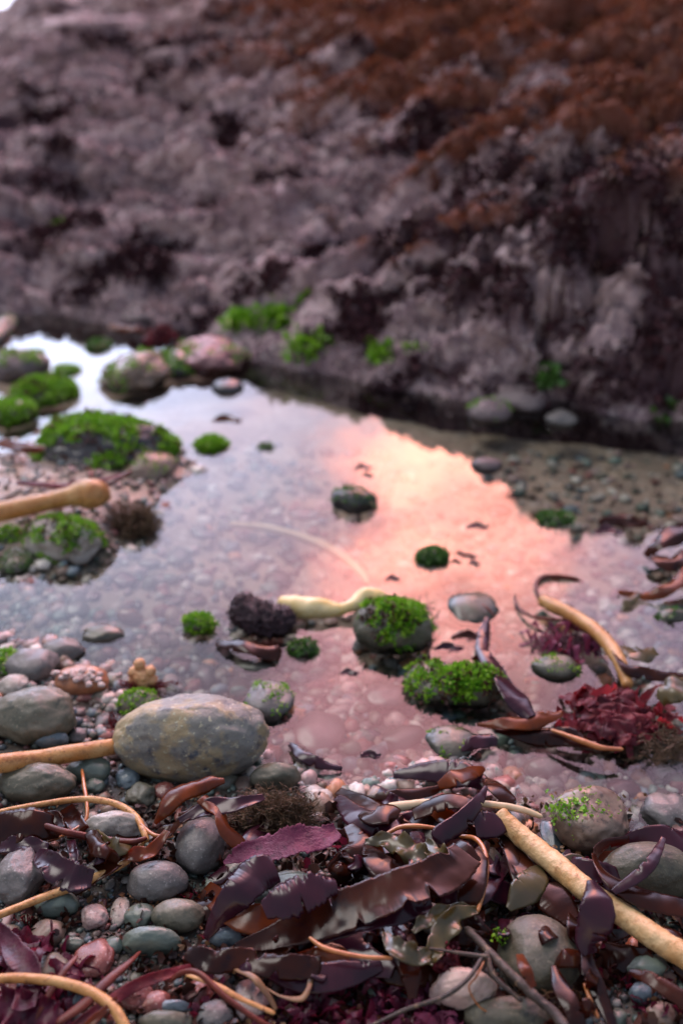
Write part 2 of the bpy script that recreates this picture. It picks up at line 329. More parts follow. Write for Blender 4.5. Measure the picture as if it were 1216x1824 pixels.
def ribbon(pts, m, label, amp=.10, freq=2, teeth=.05, roll=0, face=.45, n=None, cup=.10, seed=None, name='kelp_frond', cat='kelp blade', group='kelp blades heaped along the pool edge', parent=None, nc=11, tears=0, thick=.0006, zabs=False):
    SEED[0] += 1; sd = seed or SEED[0]; r = np.random.default_rng(sd)
    C = []
    for q in pts:
        px, py, h, wpx = q[:4]; ro = q[4] if len(q) > 4 else roll
        p = at(px, py, 0, z=h) if zabs else at(px, py, h, dry=True); C.append([*p, wpx*mpp(p), ro])
    n = n or 26*len(pts); C = catmull(C, n); P = C[:, :3]; W = np.maximum(C[:, 3], .0006)
    T = np.gradient(P, axis=0); T /= np.linalg.norm(T, axis=1)[:, None]
    up = np.array([0, -face, 1.0]); up /= np.linalg.norm(up)
    S = np.cross(T, up); S /= np.linalg.norm(S, axis=1)[:, None]+1e-9; Nn = np.cross(S, T)
    ro = np.radians(C[:, 4])[:, None]; S, Nn = S*np.cos(ro)+Nn*np.sin(ro), Nn*np.cos(ro)-S*np.sin(ro)
    t = np.linspace(0, 1, n); s = np.linspace(-1, 1, nc)
    L = np.linalg.norm(np.diff(P, axis=0), axis=1).sum()
    arc = t*L
    def en(o_, fr, k): return vn(np.stack([arc*fr+o_, np.full(n, k*7.3), np.full(n, sd*1.7)], 1), 9)
    wl = W*(1+.16*en(0, 28, 1)+teeth*en(3, 260, 2)+teeth*.8*en(4, 600, 3)); wr = W*(1+.16*en(8, 28, 4)+teeth*en(9, 260, 5)+teeth*.8*en(6, 600, 6))
    for _ in range(tears):
        a0 = r.uniform(.1, .95); wdt = r.uniform(.008, .03); dp = r.uniform(.3, .8)
        g = 1-dp*np.clip(1-np.abs(t-a0)/wdt, 0, 1)**.7
        if r.random() < .5: wl = wl*g
        else: wr = wr*g
    e1 = np.sin(arc/L*freq*6.28*r.uniform(.8, 1.2)+r.uniform(0, 6))+.6*en(1, 60, 8); e2 = np.sin(arc/L*freq*6.28*r.uniform(.8, 1.2)+r.uniform(0, 6))+.6*en(2, 60, 9)
    mid = .35*en(5, 22, 11)
    V = np.zeros((n, nc, 3))
    for j, sj in enumerate(s):
        wd = (wl if sj < 0 else wr)*.5
        ed = e1 if sj < 0 else e2
        off = W*(amp*ed*abs(sj)**1.8+cup*(sj*sj-.4)+amp*mid)
        V[:, j] = P+S*(sj*wd)[:, None]+Nn*off[:, None]
    V = V.reshape(-1, 3)
    V += .0003*np.stack([vn(V*120, 3), vn(V*120, 4), vn(V*120, 5)], 1)
    o = mk(name, V, grid_faces(n, nc), m, parent)
    md = o.modifiers.new('thick', 'SOLIDIFY'); md.thickness = thick
    if parent is None: tagit(o, label, cat, group)
    return o
def tube(pts, m, label=None, name='kelp_stipe', cat='kelp stipe', group=None, parent=None, seg=14, n=None, lump=.06, zabs=False, world=False, flatten=1.0, nf=60):
    SEED[0] += 1; C = []
    for q in pts:
        px, py, h, dpx = q
        if world: C.append([px, py, h, dpx]); continue
        p = at(px, py, 0, z=h) if zabs else at(px, py, h, dry=True); C.append([*p, dpx/2*mpp(p)])
    n = n or 22*len(pts); C = catmull(C, n); P = C[:, :3]; R = np.maximum(C[:, 3], .0002)
    cap = np.ones(n); kk = np.arange(4); cap[:4] = np.sqrt(1-((3.7-kk)/3.9)**2); cap[-4:] = cap[:4][::-1]; R = R*cap
    T = np.gradient(P, axis=0); T /= np.linalg.norm(T, axis=1)[:, None]
    S = np.cross(T, [0, 0, 1.0]); S /= np.linalg.norm(S, axis=1)[:, None]+1e-9; U = np.cross(S, T)
    a = np.linspace(0, 2*math.pi, seg, endpoint=False)
    V = P[:, None]+(S[:, None]*np.cos(a)[None, :, None]+U[:, None]*np.sin(a)[None, :, None]*flatten)*R[:, None, None]
    V = V.reshape(-1, 3); ctr = np.repeat(P, seg, 0); V = ctr+(V-ctr)*(1+lump*fbm(V*nf+SEED[0], 3, 2))[:, None]
    V = np.vstack([V, P[0], P[-1]]); k = len(V)
    Fc = grid_faces(n, seg, True).tolist()+[[k-2, (j+1) % seg, j] for j in range(seg)]+[[k-1, (n-1)*seg+j, (n-1)*seg+(j+1) % seg] for j in range(seg)]
    o = mk(name, V, Fc, m, parent)
    if parent is None: tagit(o, label, cat, group)
    return o
def segs_mesh(A, B, ra, rb):
    A = np.array(A); B = np.array(B); n = len(A); T = B-A; T /= np.linalg.norm(T, axis=1)[:, None]+1e-9
    S = np.cross(T, np.array([.31, .87, .38])); S /= np.linalg.norm(S, axis=1)[:, None]; U = np.cross(T, S)
    V = []
    for (Q, r) in ((A, ra), (B, rb)):
        for k in range(3):
            an = k*2.094; V.append(Q+(S*math.cos(an)+U*math.sin(an))*np.asarray(r)[:, None])
    V = np.stack(V, 1).reshape(-1, 3); i = np.arange(n)[:, None]*6
    Fc = np.concatenate([i+np.array([[k, (k+1) % 3, 3+(k+1) % 3, 3+k]]) for k in range(3)]); return V, Fc
def bush(c, rx, ry, rz, n, m, label, name='bushy_seaweed', cat='seaweed', levels=4, seglen=.3, rad=.0005, group=None, seed=1, parent=None, flop=0.0, up=.25):
    r = np.random.default_rng(seed); A = []; B = []; ra = []; rb = []
    dim = np.array([rx, ry, rz])
    for _ in range(n):
        q = r.normal(size=3); q /= np.linalg.norm(q); q[2] = abs(q[2])*.9; p0 = q*r.uniform(.15, .75)*np.array([1, 1, .7])
        d = q+np.array([0, 0, up])+r.normal(size=3)*.5; d /= np.linalg.norm(d)
        st = [(p0, d, 0, seglen*r.uniform(.6, 1.1))]
        while st:
            p, d, lv, ln = st.pop(); e = p+d*ln; e[2] = max(e[2]-flop*ln, .02)
            A.append(c+p*dim); B.append(c+e*dim); ra.append(rad*(1-.18*lv)); rb.append(rad*(1-.18*(lv+1)))
            if lv < levels-1:
                for _k in range(2):
                    d2 = d+r.normal(size=3)*.5; d2[2] -= flop*.5; d2 /= np.linalg.norm(d2); st.append((e.copy(), d2, lv+1, ln*.78))
    V, Fc = segs_mesh(A, B, ra, rb); o = mk(name, V, Fc, m, parent)
    if parent is None: tagit(o, label, cat, group)
    return o
def crumple(c, rx, ry, hgt, m, label, seed=1, name='seaweed_sheet', cat='seaweed', fr=3.0, n=90, group=None, tilt=0.0):
    nr, na = n//2, n; a = np.linspace(0, 2*math.pi, na, endpoint=False); rr = np.linspace(.02, 1, nr)
    ca, sa = np.cos(a), np.sin(a)
    out = 1+.32*fbm(np.stack([ca*1.6+seed, sa*1.6, np.zeros(na)], 1), 4, seed)+.10*vn(np.stack([ca*14, sa*14, np.zeros(na)+seed], 1), 3)
    X = (rr[:, None]*out*ca).ravel(); Y = (rr[:, None]*out*sa).ravel(); R = np.repeat(rr, na)
    Q = P3(X*fr+seed*3.1, Y*fr)
    f1 = np.abs(vn(Q, seed)); f2 = np.abs(vn(Q*2.3, seed+1)); f3 = vn(Q*5, seed+2)
    Z = hgt*((1-R**2)*.9+(f1*.6+f2*.5+f3*.22)*(.5+.5*R))
    X = X+.16*vn(Q*1.7+9, seed+4)+.06*vn(Q*4+9, seed+5); Y = Y+.16*vn(Q*1.7+19, seed+6)+.06*vn(Q*4+2, seed+7)
    V = np.stack([X*rx, Y*ry, Z+tilt*Y], 1)+c
    o = mk(name, V, grid_faces(nr, na, True), m); md = o.modifiers.new('thick', 'SOLIDIFY'); md.thickness = .0006
    return tagit(o, label, cat, group)

# ------------------------------------------------------------------ the setting
def heightsheet(name, X, Y, Z, nu, nv, m): return tagit(mk(name, np.stack([X, Y, Z], 1), grid_faces(nu, nv)[:, ::-1], m, org=(0, 0, 0)), kind='structure')
gx = np.concatenate([np.linspace(-3.2, -.72, 40, endpoint=False), np.linspace(-.72, .78, 300, endpoint=False), np.linspace(.78, 3.2, 40)])
gy = np.concatenate([np.linspace(-.8, .42, 24, endpoint=False), np.linspace(.42, 2.4, 330, endpoint=False), np.linspace(2.4, 3.4, 12)])
GX, GY = [q.ravel() for q in np.meshgrid(gx, gy, indexing='ij')]
SAND = mat('wet_sand_bed', (.085,.062,.048), (.14,.105,.078), (.055,.045,.04), scale=9, rough=.45, bump=.8, bscale=260, bdist=.002, speck=(.2,.17,.15))
GZ = ground_np(GX, GY); t = SAND.node_tree; pb = t.nodes['Principled BSDF']; old = pb.inputs['Base Color'].links[0].from_socket
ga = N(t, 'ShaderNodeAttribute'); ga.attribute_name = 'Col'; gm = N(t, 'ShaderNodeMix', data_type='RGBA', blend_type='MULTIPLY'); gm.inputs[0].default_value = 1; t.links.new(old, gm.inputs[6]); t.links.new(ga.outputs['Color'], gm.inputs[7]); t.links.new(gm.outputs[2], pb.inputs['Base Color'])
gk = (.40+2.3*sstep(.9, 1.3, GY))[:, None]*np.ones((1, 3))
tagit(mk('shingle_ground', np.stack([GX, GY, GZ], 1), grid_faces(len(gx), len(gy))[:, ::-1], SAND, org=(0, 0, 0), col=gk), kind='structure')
# far bank
far = np.array([onz(*p)[:2] for p in [(-1400,600),(-500,620),(-60,585),(0,572),(70,562),(180,580),(350,600),(430,642),(560,672),(700,702),(860,722),(1000,738),(1216,760),(1700,800),(2600,860)]])
def bank_np(x, y):
    yb = np.interp(x, far[:, 0], far[:, 1]); s = y-yb
    u = x/np.maximum(y, .3)                       # bearing
    face = np.interp(u, [-.5, -.08, .04, .10, .17, .27, .6], [.03, .045, .06, .10, .18, .25, .28])
    slope = np.interp(u, [-.5, -.2, -.08, .05, .6], [.17, .19, .25, .27, .27])
    top = np.interp(u, [-.42, -.31, -.27, -.2, .1], [.42, .46, .60, .635, .66])
    z = face*sstep(-.02, .22, s)+slope*np.maximum(s, 0)
    k = .10; z = -k*np.log(np.exp(-z/k)+np.exp(-top/k))+k*np.log(1+np.exp(-top/k))*np.exp(-z/.08)*0
    z = z-.16*sstep(.05, -.08, s)-.25*sstep(-.2, -1, s)
    z = z-.9*sstep(6.4, 8.5, y)
    return z, s, u
nu, nv = 640, 560
tt = np.linspace(-1, 1, nu); bear = np.tan(tt*math.radians(38))*(1+.3*tt**4); rr = 1.35*(8.6/1.35)**np.linspace(0, 1, nv)
B, R = [q.ravel() for q in np.meshgrid(bear, rr, indexing='ij')]
BY = R; BX = B*R
def bank_disp(x, y):
    z, s, u = bank_np(x, y)
    wq = .10*fbm(P3(x*3, y*3), 2, 40)
    amp = sstep(-.12, .12, s)
    right = sstep(.02, .2, u-.15*(s-.4))
    l1 = .15*(billow(P3((x+wq)*2.6+y*1.6, (y+wq)*7.0-x*1.2, z*5), 2, 11)-.75)
    l2 = .062*(billow(P3((x-wq)*11+y*2, (y+wq)*19, z*19), 2, 12)-.7)
    l3 = .022*(billow(P3(x*30, y*36, z*36), 2, 13)-.7)
    hol = 1.5*sstep(.05, .5, vn(P3(x*9+4, y*12, z*15), 77))*sstep(.1, .5, vn(P3(x*2.1, y*2.5)+5, 78)+.6*right)
    lmp = l1*(1-.25*right)*sstep(-.1, .45, s)+l2*(.40+.9*right)*(.4+.6*sstep(0, .3, s)); d = (lmp+l3*(.8+.9*right)-.055*hol*(.5+right*.9))*amp
    return z+d*(1-.45*sstep(2.6, 4.6, y)), s, u, lmp*amp
BZ, BS, BU, BL = bank_disp(BX, BY)
jx = .02*fbm(P3(BX*14, BY*14, BZ*14), 3, 21)*sstep(-.1, .1, BS); jy = .022*fbm(P3(BX*11, BY*11, BZ*11)+7, 3, 22)*sstep(-.1, .1, BS)
BVX, BVY = BX+jx, BY+jy-.40*BL
# bank material: mauve turf, rust weed on the upper right, pink coralline patches, dark mottle with the right face's shade painted in
bm_ = mat('weedy_bank_rock', (.42,.31,.31), (.15,.10,.115), (.54,.45,.43), scale=22, spec=.15, rough=.75, bump=1, bscale=75, bdist=.006, lo=.42, hi=.6)
t = bm_.node_tree; pb = t.nodes['Principled BSDF']; old = pb.inputs['Base Color'].links[0].from_socket
at1 = N(t, 'ShaderNodeAttribute'); at1.attribute_name = 'Col'
sp = N(t, 'ShaderNodeSeparateColor'); t.links.new(at1.outputs['Color'], sp.inputs[0])
def mixc(f, a, b):
    n = N(t, 'ShaderNodeMix', data_type='RGBA'); sock(t, f, n.inputs[0]); sock(t, a, n.inputs[6]); sock(t, b, n.inputs[7]); return n.outputs[2]
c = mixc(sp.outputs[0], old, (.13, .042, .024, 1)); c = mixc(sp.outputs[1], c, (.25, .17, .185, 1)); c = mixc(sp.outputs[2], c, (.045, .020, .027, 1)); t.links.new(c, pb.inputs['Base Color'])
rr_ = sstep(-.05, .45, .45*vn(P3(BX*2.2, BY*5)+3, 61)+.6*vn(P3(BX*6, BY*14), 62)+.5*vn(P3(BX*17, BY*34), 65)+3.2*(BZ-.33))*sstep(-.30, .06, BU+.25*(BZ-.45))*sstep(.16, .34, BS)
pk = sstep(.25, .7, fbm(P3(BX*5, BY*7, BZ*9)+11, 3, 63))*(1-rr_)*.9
dk = sstep(.10, .55, fbm(P3(BX*6, BY*8, BZ*11)+31, 3, 64)+.30*sstep(.3, .1, BZ)+.68*sstep(-.08, .22, BU)-.26)*(1-rr_)  # dark mottle, deepened rightward and low down to paint in the bank face's shade
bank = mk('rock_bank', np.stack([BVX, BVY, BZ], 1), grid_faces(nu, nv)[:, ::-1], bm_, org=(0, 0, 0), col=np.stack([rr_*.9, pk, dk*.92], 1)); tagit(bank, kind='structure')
# turf of weed over the bank, far too many fronds to count
inframe = (np.abs(BU) < .50) & (BS > .0) & (BY < 4.6)
def turf(name, weight, n, size, m, seed, lie=.5):
    r = np.random.default_rng(seed); pr = weight*inframe*R**1.1; idx = r.choice(len(BX), n, p=pr/pr.sum())
    P = np.stack([BVX, BVY, BZ], 1)[idx]+r.normal(size=(n, 3))*.004
    V, Fc = leafcloud(P, np.tile([0, -.35, .9], (n, 1)), size*(P[:, 1:2]/2.2)**.7, seed, lie)
    tagit(mk(name, V, Fc, m), kind='stuff')
turf('rust_weed_turf', rr_**2, 90000, .008, RT, 5, .5)
turf('mauve_weed_turf', (1-rr_)*(1-.9*dk)*(.25+sstep(-.2, .5, fbm(P3(BX*5, BY*6), 2, 90))), 70000, .0075, MT, 6, .55)
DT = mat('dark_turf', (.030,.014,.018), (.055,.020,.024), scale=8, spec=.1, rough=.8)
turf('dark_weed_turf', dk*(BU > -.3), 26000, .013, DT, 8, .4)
# green algae patches hanging on the foot of the bank
for (px, py, wd, n, lab) in [(430,572,26,260,'small green algae patch at the foot of the rock bank, left one of a row'),(500,568,40,420,'bright green algae streak at the foot of the rock bank above the pool'),
        (548,618,34,420,'green algae clump hanging low on the bank above the pink reflection'),(682,640,24,220,'small green algae tuft at the foot of the bank over the sky reflection'),(738,625,14,90,'tiny green algae tuft on the bank right of a larger one'),
        (975,672,20,160,'dull green algae tuft on the dark right foot of the bank'),(104,402,12,70,'tiny yellow green algae spot on the left face of the bank'),(1185,740,20,120,'dull green algae tuft at the right end of the bank foot')]:
    d = ray(px, py); best = None
    for tt_ in np.linspace(1.5, 5, 700):
        q = np.array([0, 0, CAMH])+d*tt_; z = bank_disp(np.array([q[0]]), np.array([q[1]]))[0][0]
        if q[2] < z: best = q; break
    if best is None: continue
    k = wd*mpp(best); r = np.random.default_rng(px); P = best+r.normal(size=(n, 3))*np.array([k*.45, k*.3, k*.28])
    P[:, 2] = np.maximum(P[:, 2], bank_disp(P[:, 0], P[:, 1])[0]-.004)
    V, Fc = leafcloud(P, np.tile([0, -.8, .3], (n, 1)), .013, px, .6)
    tagit(mk('algae_patch', V, Fc, GD if 'dull' in lab else GA), lab, 'algae', 'green algae patches on the rock bank')
# pool water and sea
def water(name, tint, ior, b1, b2, rough):
    m = bpy.data.materials.new(name); m.use_nodes = True; t = m.node_tree; t.nodes.clear(); L = t.links
    out = N(t, 'ShaderNodeOutputMaterial'); tr = N(t, 'ShaderNodeBsdfTransparent'); tr.inputs[0].default_value = tint+(1,)
    gl = N(t, 'ShaderNodeBsdfGlossy'); gl.inputs['Roughness'].default_value = rough
    fr = N(t, 'ShaderNodeFresnel'); fr.inputs[0].default_value = ior; mx = N(t, 'ShaderNodeMixShader')
    tc = N(t, 'ShaderNodeTexCoord'); mp = N(t, 'ShaderNodeMapping'); L.new(tc.outputs['Object'], mp.inputs[0]); mp.inputs['Scale'].default_value = (1, .7, 1)
    n1 = N(t, 'ShaderNodeTexNoise'); n1.inputs['Scale'].default_value = b1; n1.inputs['Detail'].default_value = 2; n1.inputs['Distortion'].default_value = .6; L.new(mp.outputs[0], n1.inputs['Vector'])
    n2 = N(t, 'ShaderNodeTexNoise'); n2.inputs['Scale'].default_value = b1*4; n2.inputs['Detail'].default_value = 2; L.new(mp.outputs[0], n2.inputs['Vector'])
    bp = N(t, 'ShaderNodeBump'); bp.inputs['Distance'].default_value = b2; bp.inputs['Strength'].default_value = 1
    L.new(M(t, 'ADD', n1.outputs[0], M(t, 'MULTIPLY', n2.outputs[0], .12)), bp.inputs['Height'])
    for q in (gl, fr): L.new(bp.outputs[0], q.inputs['Normal'])
    L.new(fr.outputs[0], mx.inputs[0]); L.new(tr.outputs[0], mx.inputs[1]); L.new(gl.outputs[0], mx.inputs[2]); L.new(mx.outputs[0], out.inputs[0]); return m
wx = np.array([-3.0, 3.0]); wy = np.array([.62, 2.9]); WX, WY = [q.ravel() for q in np.meshgrid(wx, wy, indexing='ij')]
heightsheet('pool_water', WX, WY, np.zeros(4), 2, 2, water('pool_water', (.86, .90, .88), 1.34, 5, .0011, .01))
SXX, SYY = [q.ravel() for q in np.meshgrid(np.array([-2500., 2500.]), np.array([8.2, 4000.]), indexing='ij')]
heightsheet('sea', SXX, SYY, np.full(4, -.25), 2, 2, mat('sea_water', (.02,.03,.04), rough=.12, spec=.5, bump=.2, bscale=3, bdist=.02, scale=1))

# ------------------------------------------------------------------ named stones
G1 = 'stones lying at the near edge of the pool'
S_ = stone
S_(340,1316,262,150,'boulder','large oval grey boulder with ochre veins at the pool edge',flat=.62,sink=.75,rough=.085,name='boulder',cat='boulder',s=6,land='the large veined boulder',facets=5)
S_(60,1273,150,102,'olive','broad smooth olive stone at the left edge behind the thick ochre stipe',name='boulder',cat='boulder',s=5,group=G1,land='the broad olive stone')
S_(62,1396,142,60,'olive','flat olive stone half hidden under the thick ochre stipe at the left edge',s=5,group=G1,land='the flat stone under the stipe')
S_(60,1185,92,66,'grey','rounded dark grey stone behind the broad olive stone',group=G1,land='the dark grey stone behind the olive one')
S_(24,1221,52,44,'pale','small pale grey stone at the left edge beside the broad olive stone',group=G1)
S_(112,1160,74,52,'grey','dark grey stone with a pale top on the shallow left shore',group=G1)
S_(180,1135,82,38,'olive','long flat olive stone lying in the shallows on the left',group=G1)
S_(137,1087,44,36,'pale','bright cream stone standing out of the shallows on the left',group=G1,land='the cream stone in the shallows')
S_(232,1098,50,30,'orange','small orange stone lying in the shallows right of the cream stone',group=G1)
S_(88,1145,36,30,'orange','small tan orange stone between dark stones on the left shore',group=G1)
ro = S_(145,1216,96,62,'orange','orange stone with a knobbly white crust on its top, behind the broad olive stone',parts=True,name='crusted_stone',cat='stone',land='the white crusted stone')
cc = at(148,1204,.030); r_ = np.random.default_rng(3); P = cc+r_.normal(size=(34,3))*np.array([.013,.007,.002]); VV=[];FF=[]; k0=0
for p in P:
    v,f = stone_verts(2,(.0045,.004,.003),int(abs(p[0])*1e5),.3); VV.append(v+p); FF.append(f+k0); k0+=len(v)
mk('white_crust',np.vstack(VV),np.vstack(FF),CRU,ro)
S_(478,1250,88,72,'grey','dark stone with green algae spots in the water right of the large boulder',algae=(1.0,120,.006),name='spotted_stone',cat='stone',em=.2,land='the green spotted stone')
S_(248,1252,80,62,'olive','small green topped stone leaning behind the large boulder',algae=(.35,260,.007),name='mossy_stone',cat='stone',em=.3)
S_(565,1308,96,82,'pink','pale stone under the water right of the large boulder',flat=.4,sink=.5,land='the pale stone under the water')
S_(590,1290,42,36,'pink','small pale pink stone touching the pale stone under the water',flat=.5)
S_(805,1322,94,66,'olive','flat dark stone with a green speck just breaking the water, behind the kelp heap',flat=.4,algae=(1.35,40,.006),em=-.2,name='flat_stone',cat='stone',land='the flat dark stone in the water')
S_(842,1086,94,66,'olive','flat dark stone in the reflection with a brown strand lying over it',flat=.4,em=-.3,name='flat_stone',cat='stone')
S_(990,1190,84,50,'olive','half sunk green grey stone beside the purple tuft on the right',flat=.5,em=0,algae=(1.1,60,.007),name='flat_stone',cat='stone')
GM = 'green algae covered stones standing in the pool'
MS = dict(name='mossy_stone',cat='mossy stone',group=GM)
S_(700,1118,148,118,'olive','round stone with a thick green algae cap, touching the yellow kelp float',em=.35,flat=.8,algae=(.55,1500,.010),rough=.12,s=5,facets=2,land='the round green capped stone',**MS)
S_(765,1215,92,92,'olive','left lobe of a low green topped stone pair in the pool',em=.25,algae=(.62,500,.009),s=5,facets=3,**MS)
S_(835,1225,136,92,'olive','broad low stone under a bright green algae mat, beside the dark curling blade',em=.3,algae=(.50,1200,.010),s=5,facets=3,land='the broad green topped stone',**MS)
S_(354,1113,66,46,'olive','small green tufted stone left of the dark sponge',em=.2,algae=(.1,420,.008),**MS)
S_(540,1158,60,36,'olive','small dull green tufted stone right of the dark sponge',em=.0,algae=(.2,240,.008),am=GD,**MS)
S_(770,992,62,38,'black','small dull green clump in the orange reflection',em=.1,algae=(.0,420,.009),am=GD,**MS)
S_(632,892,88,48,'black','pointed dark rock with a little green in the middle of the pool',em=.2,algae=(.85,140,.010),am=GD,rough=.2,**MS)
S_(376,793,58,30,'olive','small bright green tuft alone in the lavender water',em=.0,algae=(-.2,500,.012),**MS)
S_(475,797,26,12,'olive','tiny green tuft right of a bigger one in the lavender water',em=-.2,algae=(-.2,80,.009),am=GD,**MS)
S_(988,926,70,30,'olive','flat dull green clump at the right edge of the orange reflection',em=-.1,algae=(.1,320,.010),am=GD,**MS)
S_(868,830,56,30,'mauve','small mauve stone where the reflection meets the shaded water',em=.0,name='mauve_stone',cat='stone')
S_(870,735,80,48,'mauve','rounded mauve stone with green specks at the foot of the bank',em=.2,algae=(1.1,60,.01),name='mauve_stone',cat='stone')
S_(1000,748,56,34,'grey','grey stone at the foot of the dark right bank',em=.2,name='grey_stone',cat='stone')
S_(925,708,110,46,'mauve','long mauve stone lying along the foot of the right bank',em=.3,name='mauve_stone',cat='stone')
S_(1195,1105,70,44,'olive','green flecked stone under the water at the right edge',em=-.5,algae=(1.1,60,.008),am=GD,name='flat_stone',cat='stone')
# left cluster of rocks
S_(112,965,148,104,'pale','white flecked stone with a green algae cap under the kelp bulb',em=.35,flat=.8,algae=(.72,900,.010),s=5,facets=3,land='the white and green stone',**MS)
S_(150,975,60,64,'pale','small tan stone against the white and green stone',em=.2,name='tan_stone',cat='stone')
S_(190,802,236,120,'black','long dark rock under a heavy green algae mat, left of the pool',em=.3,flat=.5,algae=(.48,2400,.014),s=5,rough=.24,facets=3,**MS)
S_(158,824,58,42,'mauve','rounded mauve stone set in the front of the long mossy rock',em=.9,name='mauve_stone',cat='stone')
S_(262,835,100,76,'brown','brown right end of the long mossy rock at the water',em=.2,algae=(1.0,120,.009),name='brown_rock',cat='rock')
S_(78,697,118,60,'olive','bright green mound of algae covered rock at the upper left',em=.3,algae=(-.1,1600,.012),s=5,**MS)
S_(24,735,86,64,'olive','green mound at the left edge below the bright green mound',em=.3,algae=(.0,1000,.011),**MS)
S_(34,652,104,64,'mauve','mauve rock with a green right end at the upper left edge',em=.4,algae=(.95,200,.012),s=5,name='mauve_rock',cat='rock')
S_(374,636,126,60,'crust','broad pink crusted rock at the far side of the pool',em=.35,flat=.5,s=5,rough=.24,facets=4,algae=(1.42,160,.011),name='pink_rock',cat='rock')
S_(245,662,140,78,'brown','dark blocky rock left of the pink rock across the pool',em=.3,flat=.5,s=5,algae=(1.0,260,.012),rough=.24,facets=3,name='dark_rock',cat='rock')
S_(316,648,84,66,'black','dark rock with green weed between the blocky rock and the pink rock',em=.25,algae=(.55,360,.012),name='dark_rock',cat='rock')
S_(405,690,58,30,'black','small dark purple stone in the water in front of the pink rock',em=.1,name='dark_stone',cat='stone')
S_(120,660,48,18,'olive','thin green weedy stone in the channel at the upper left',em=.1,algae=(.0,240,.011),**MS)
S_(175,618,48,26,'olive','small pale green weedy stone in the upper left channel',em=-.1,algae=(-.1,260,.012),am=GD,**MS)
S_(-4,590,50,60,'grey','dark stone cut by the left edge at the head of the channel',em=.4,algae=(1.0,60,.01),name='dark_stone',cat='stone')
S_(262,552,96,34,'mauve','low mauve boulder at the foot of the bank on the left',em=.8,s=5,name='boulder',cat='boulder')
S_(430,610,46,60,'mauve','small grey mauve stone behind the pink rock',em=.6,name='mauve_stone',cat='stone')
S_(22,958,60,46,'olive','green weedy stone at the left edge under the bulbed stipe',em=.4,algae=(.2,300,.009),**MS)
S_(30,1002,60,50,'olive','dark weedy stone at the left edge below the white and green stone',em=.2,algae=(.6,150,.008),am=GD,**MS)
S_(6,1180,40,46,'olive','green weedy stone cut by the left edge of the shore',algae=(.0,260,.008),**MS)
# foreground stones
S_(357,1506,86,98,'grey','upright egg shaped dark grey stone, the tallest of the near stones',flat=.95,sink=.7,group=G1,s=5,land='the egg shaped grey stone',facets=4,rough=.05)
S_(280,1571,108,72,'grey','smooth oval grey brown stone just below left of the egg shaped one',group=G1,s=5,land='the oval grey stone',facets=4,rough=.05)
S_(318,1633,94,58,'olive','oval olive stone in front of the oval grey one',group=G1,s=5,land='the oval olive stone',facets=4,rough=.05)
S_(270,1679,104,46,'green','flat green grey stone, frontmost of the row of oval stones',group=G1,s=5,land='the flat green grey stone',facets=4,rough=.05)
S_(202,1685,40,32,'green','small green grey stone touching the left end of the flat green grey one',group=G1)
S_(252,1632,60,44,'green','dark green grey stone left of the oval olive one',group=G1)
S_(35,1560,88,98,'grey','tall dark stone with thin pale veins at the left edge under the speckled stipe',flat=.8,group=G1,s=5,land='the dark veined stone')
S_(104,1612,78,48,'green','green grey stone just under the speckled stipe',group=G1)
S_(204,1478,116,56,'pale','broad pale stone inside the loop of the thin stipe',group=G1,s=5,land='the broad pale stone')
S_(85,1664,62,52,'brown','rust brown stone below the speckled stipe',group=G1)
S_(171,1634,52,42,'pink','white and black speckled stone near the rust brown one',rough=.2,group=G1)
S_(214,1624,34,52,'pale','small upright pale blue stone beside the speckled white one',group=G1)
S_(168,1708,72,66,'red','dark red stone in the mud left of the flat green grey stone',flat=.4,sink=.3,group=G1)
S_(88,1735,78,66,'olive','olive stone behind the curved stipe at the bottom left',group=G1)
S_(130,1682,40,24,'green','small green grey stone by the mud left of the red stone',group=G1)
S_(518,1608,176,104,'green','large green grey stone partly under a torn blue purple blade',flat=.6,sink=.45,group=G1,s=5,land='the large green grey stone')
S_(405,1671,68,36,'blue','blue grey stone between the flat green one and the long blade',group=G1)
S_(380,1574,34,38,'green','small upright green grey stone right of the oval grey one',group=G1)
S_(420,1555,62,38,'pale','rough pale grey stone beside the purple blade',rough=.18,group=G1)
S_(960,1703,142,128,'dolive','big round dark olive stone at the lower right beside the dark twig',flat=.75,sink=.55,group=G1,s=5,land='the big round olive stone',facets=5,rough=.06)
S_(1155,1556,164,104,'dolive','large olive grey stone wrapped by a dark blade at the right edge',flat=.7,group=G1,s=5,land='the blade wrapped stone',facets=5,rough=.06)
S_(1052,1465,134,118,'brown','round brown stone with bright green algae on its left shoulder at the water edge',flat=.8,name='mossy_stone',cat='mossy stone',s=5,algae=(1.38,30,.004),land='the round brown stone with green algae')
S_(1188,1456,104,84,'grey','dark wet stone with pale veins in the water at the right edge',group=G1,s=5,land='the pale veined wet stone')
S_(768,1637,54,50,'pale','small pale round stone deep among the kelp blades',flat=.8,h=.012,group=G1)
S_(824,1762,116,68,'cream','pinkish white stone lying under thin brown strands at the bottom',flat=.7,h=.010,group=G1,s=5,land='the pinkish white stone',facets=5)
S_(912,1818,180,54,'dolive','dark olive stone cut by the bottom edge right of centre',flat=.6,sink=.3,group=G1,s=5)
S_(982,1492,42,64,'blue','narrow blue grey stone at the water beside the thick stipe',group=G1)
S_(875,1548,46,74,'olive','dark olive stone half hidden left of the thick stipe',flat=.8,h=.004,group=G1)
S_(1088,1712,46,42,'red','bright dark red stone right of the big round olive stone',group=G1)
S_(1156,1726,78,50,'green','flat green grey stone under the end of the thick stipe',group=G1)
S_(1180,1808,56,48,'brown','reddish brown stone at the bottom right corner',group=G1)
S_(1145,1770,50,34,'blue','blue green stone above the bottom right corner',group=G1)
S_(965,1369,68,42,'pale','pale stone in the clear shallows behind the thick stipe',flat=.5,group=G1)
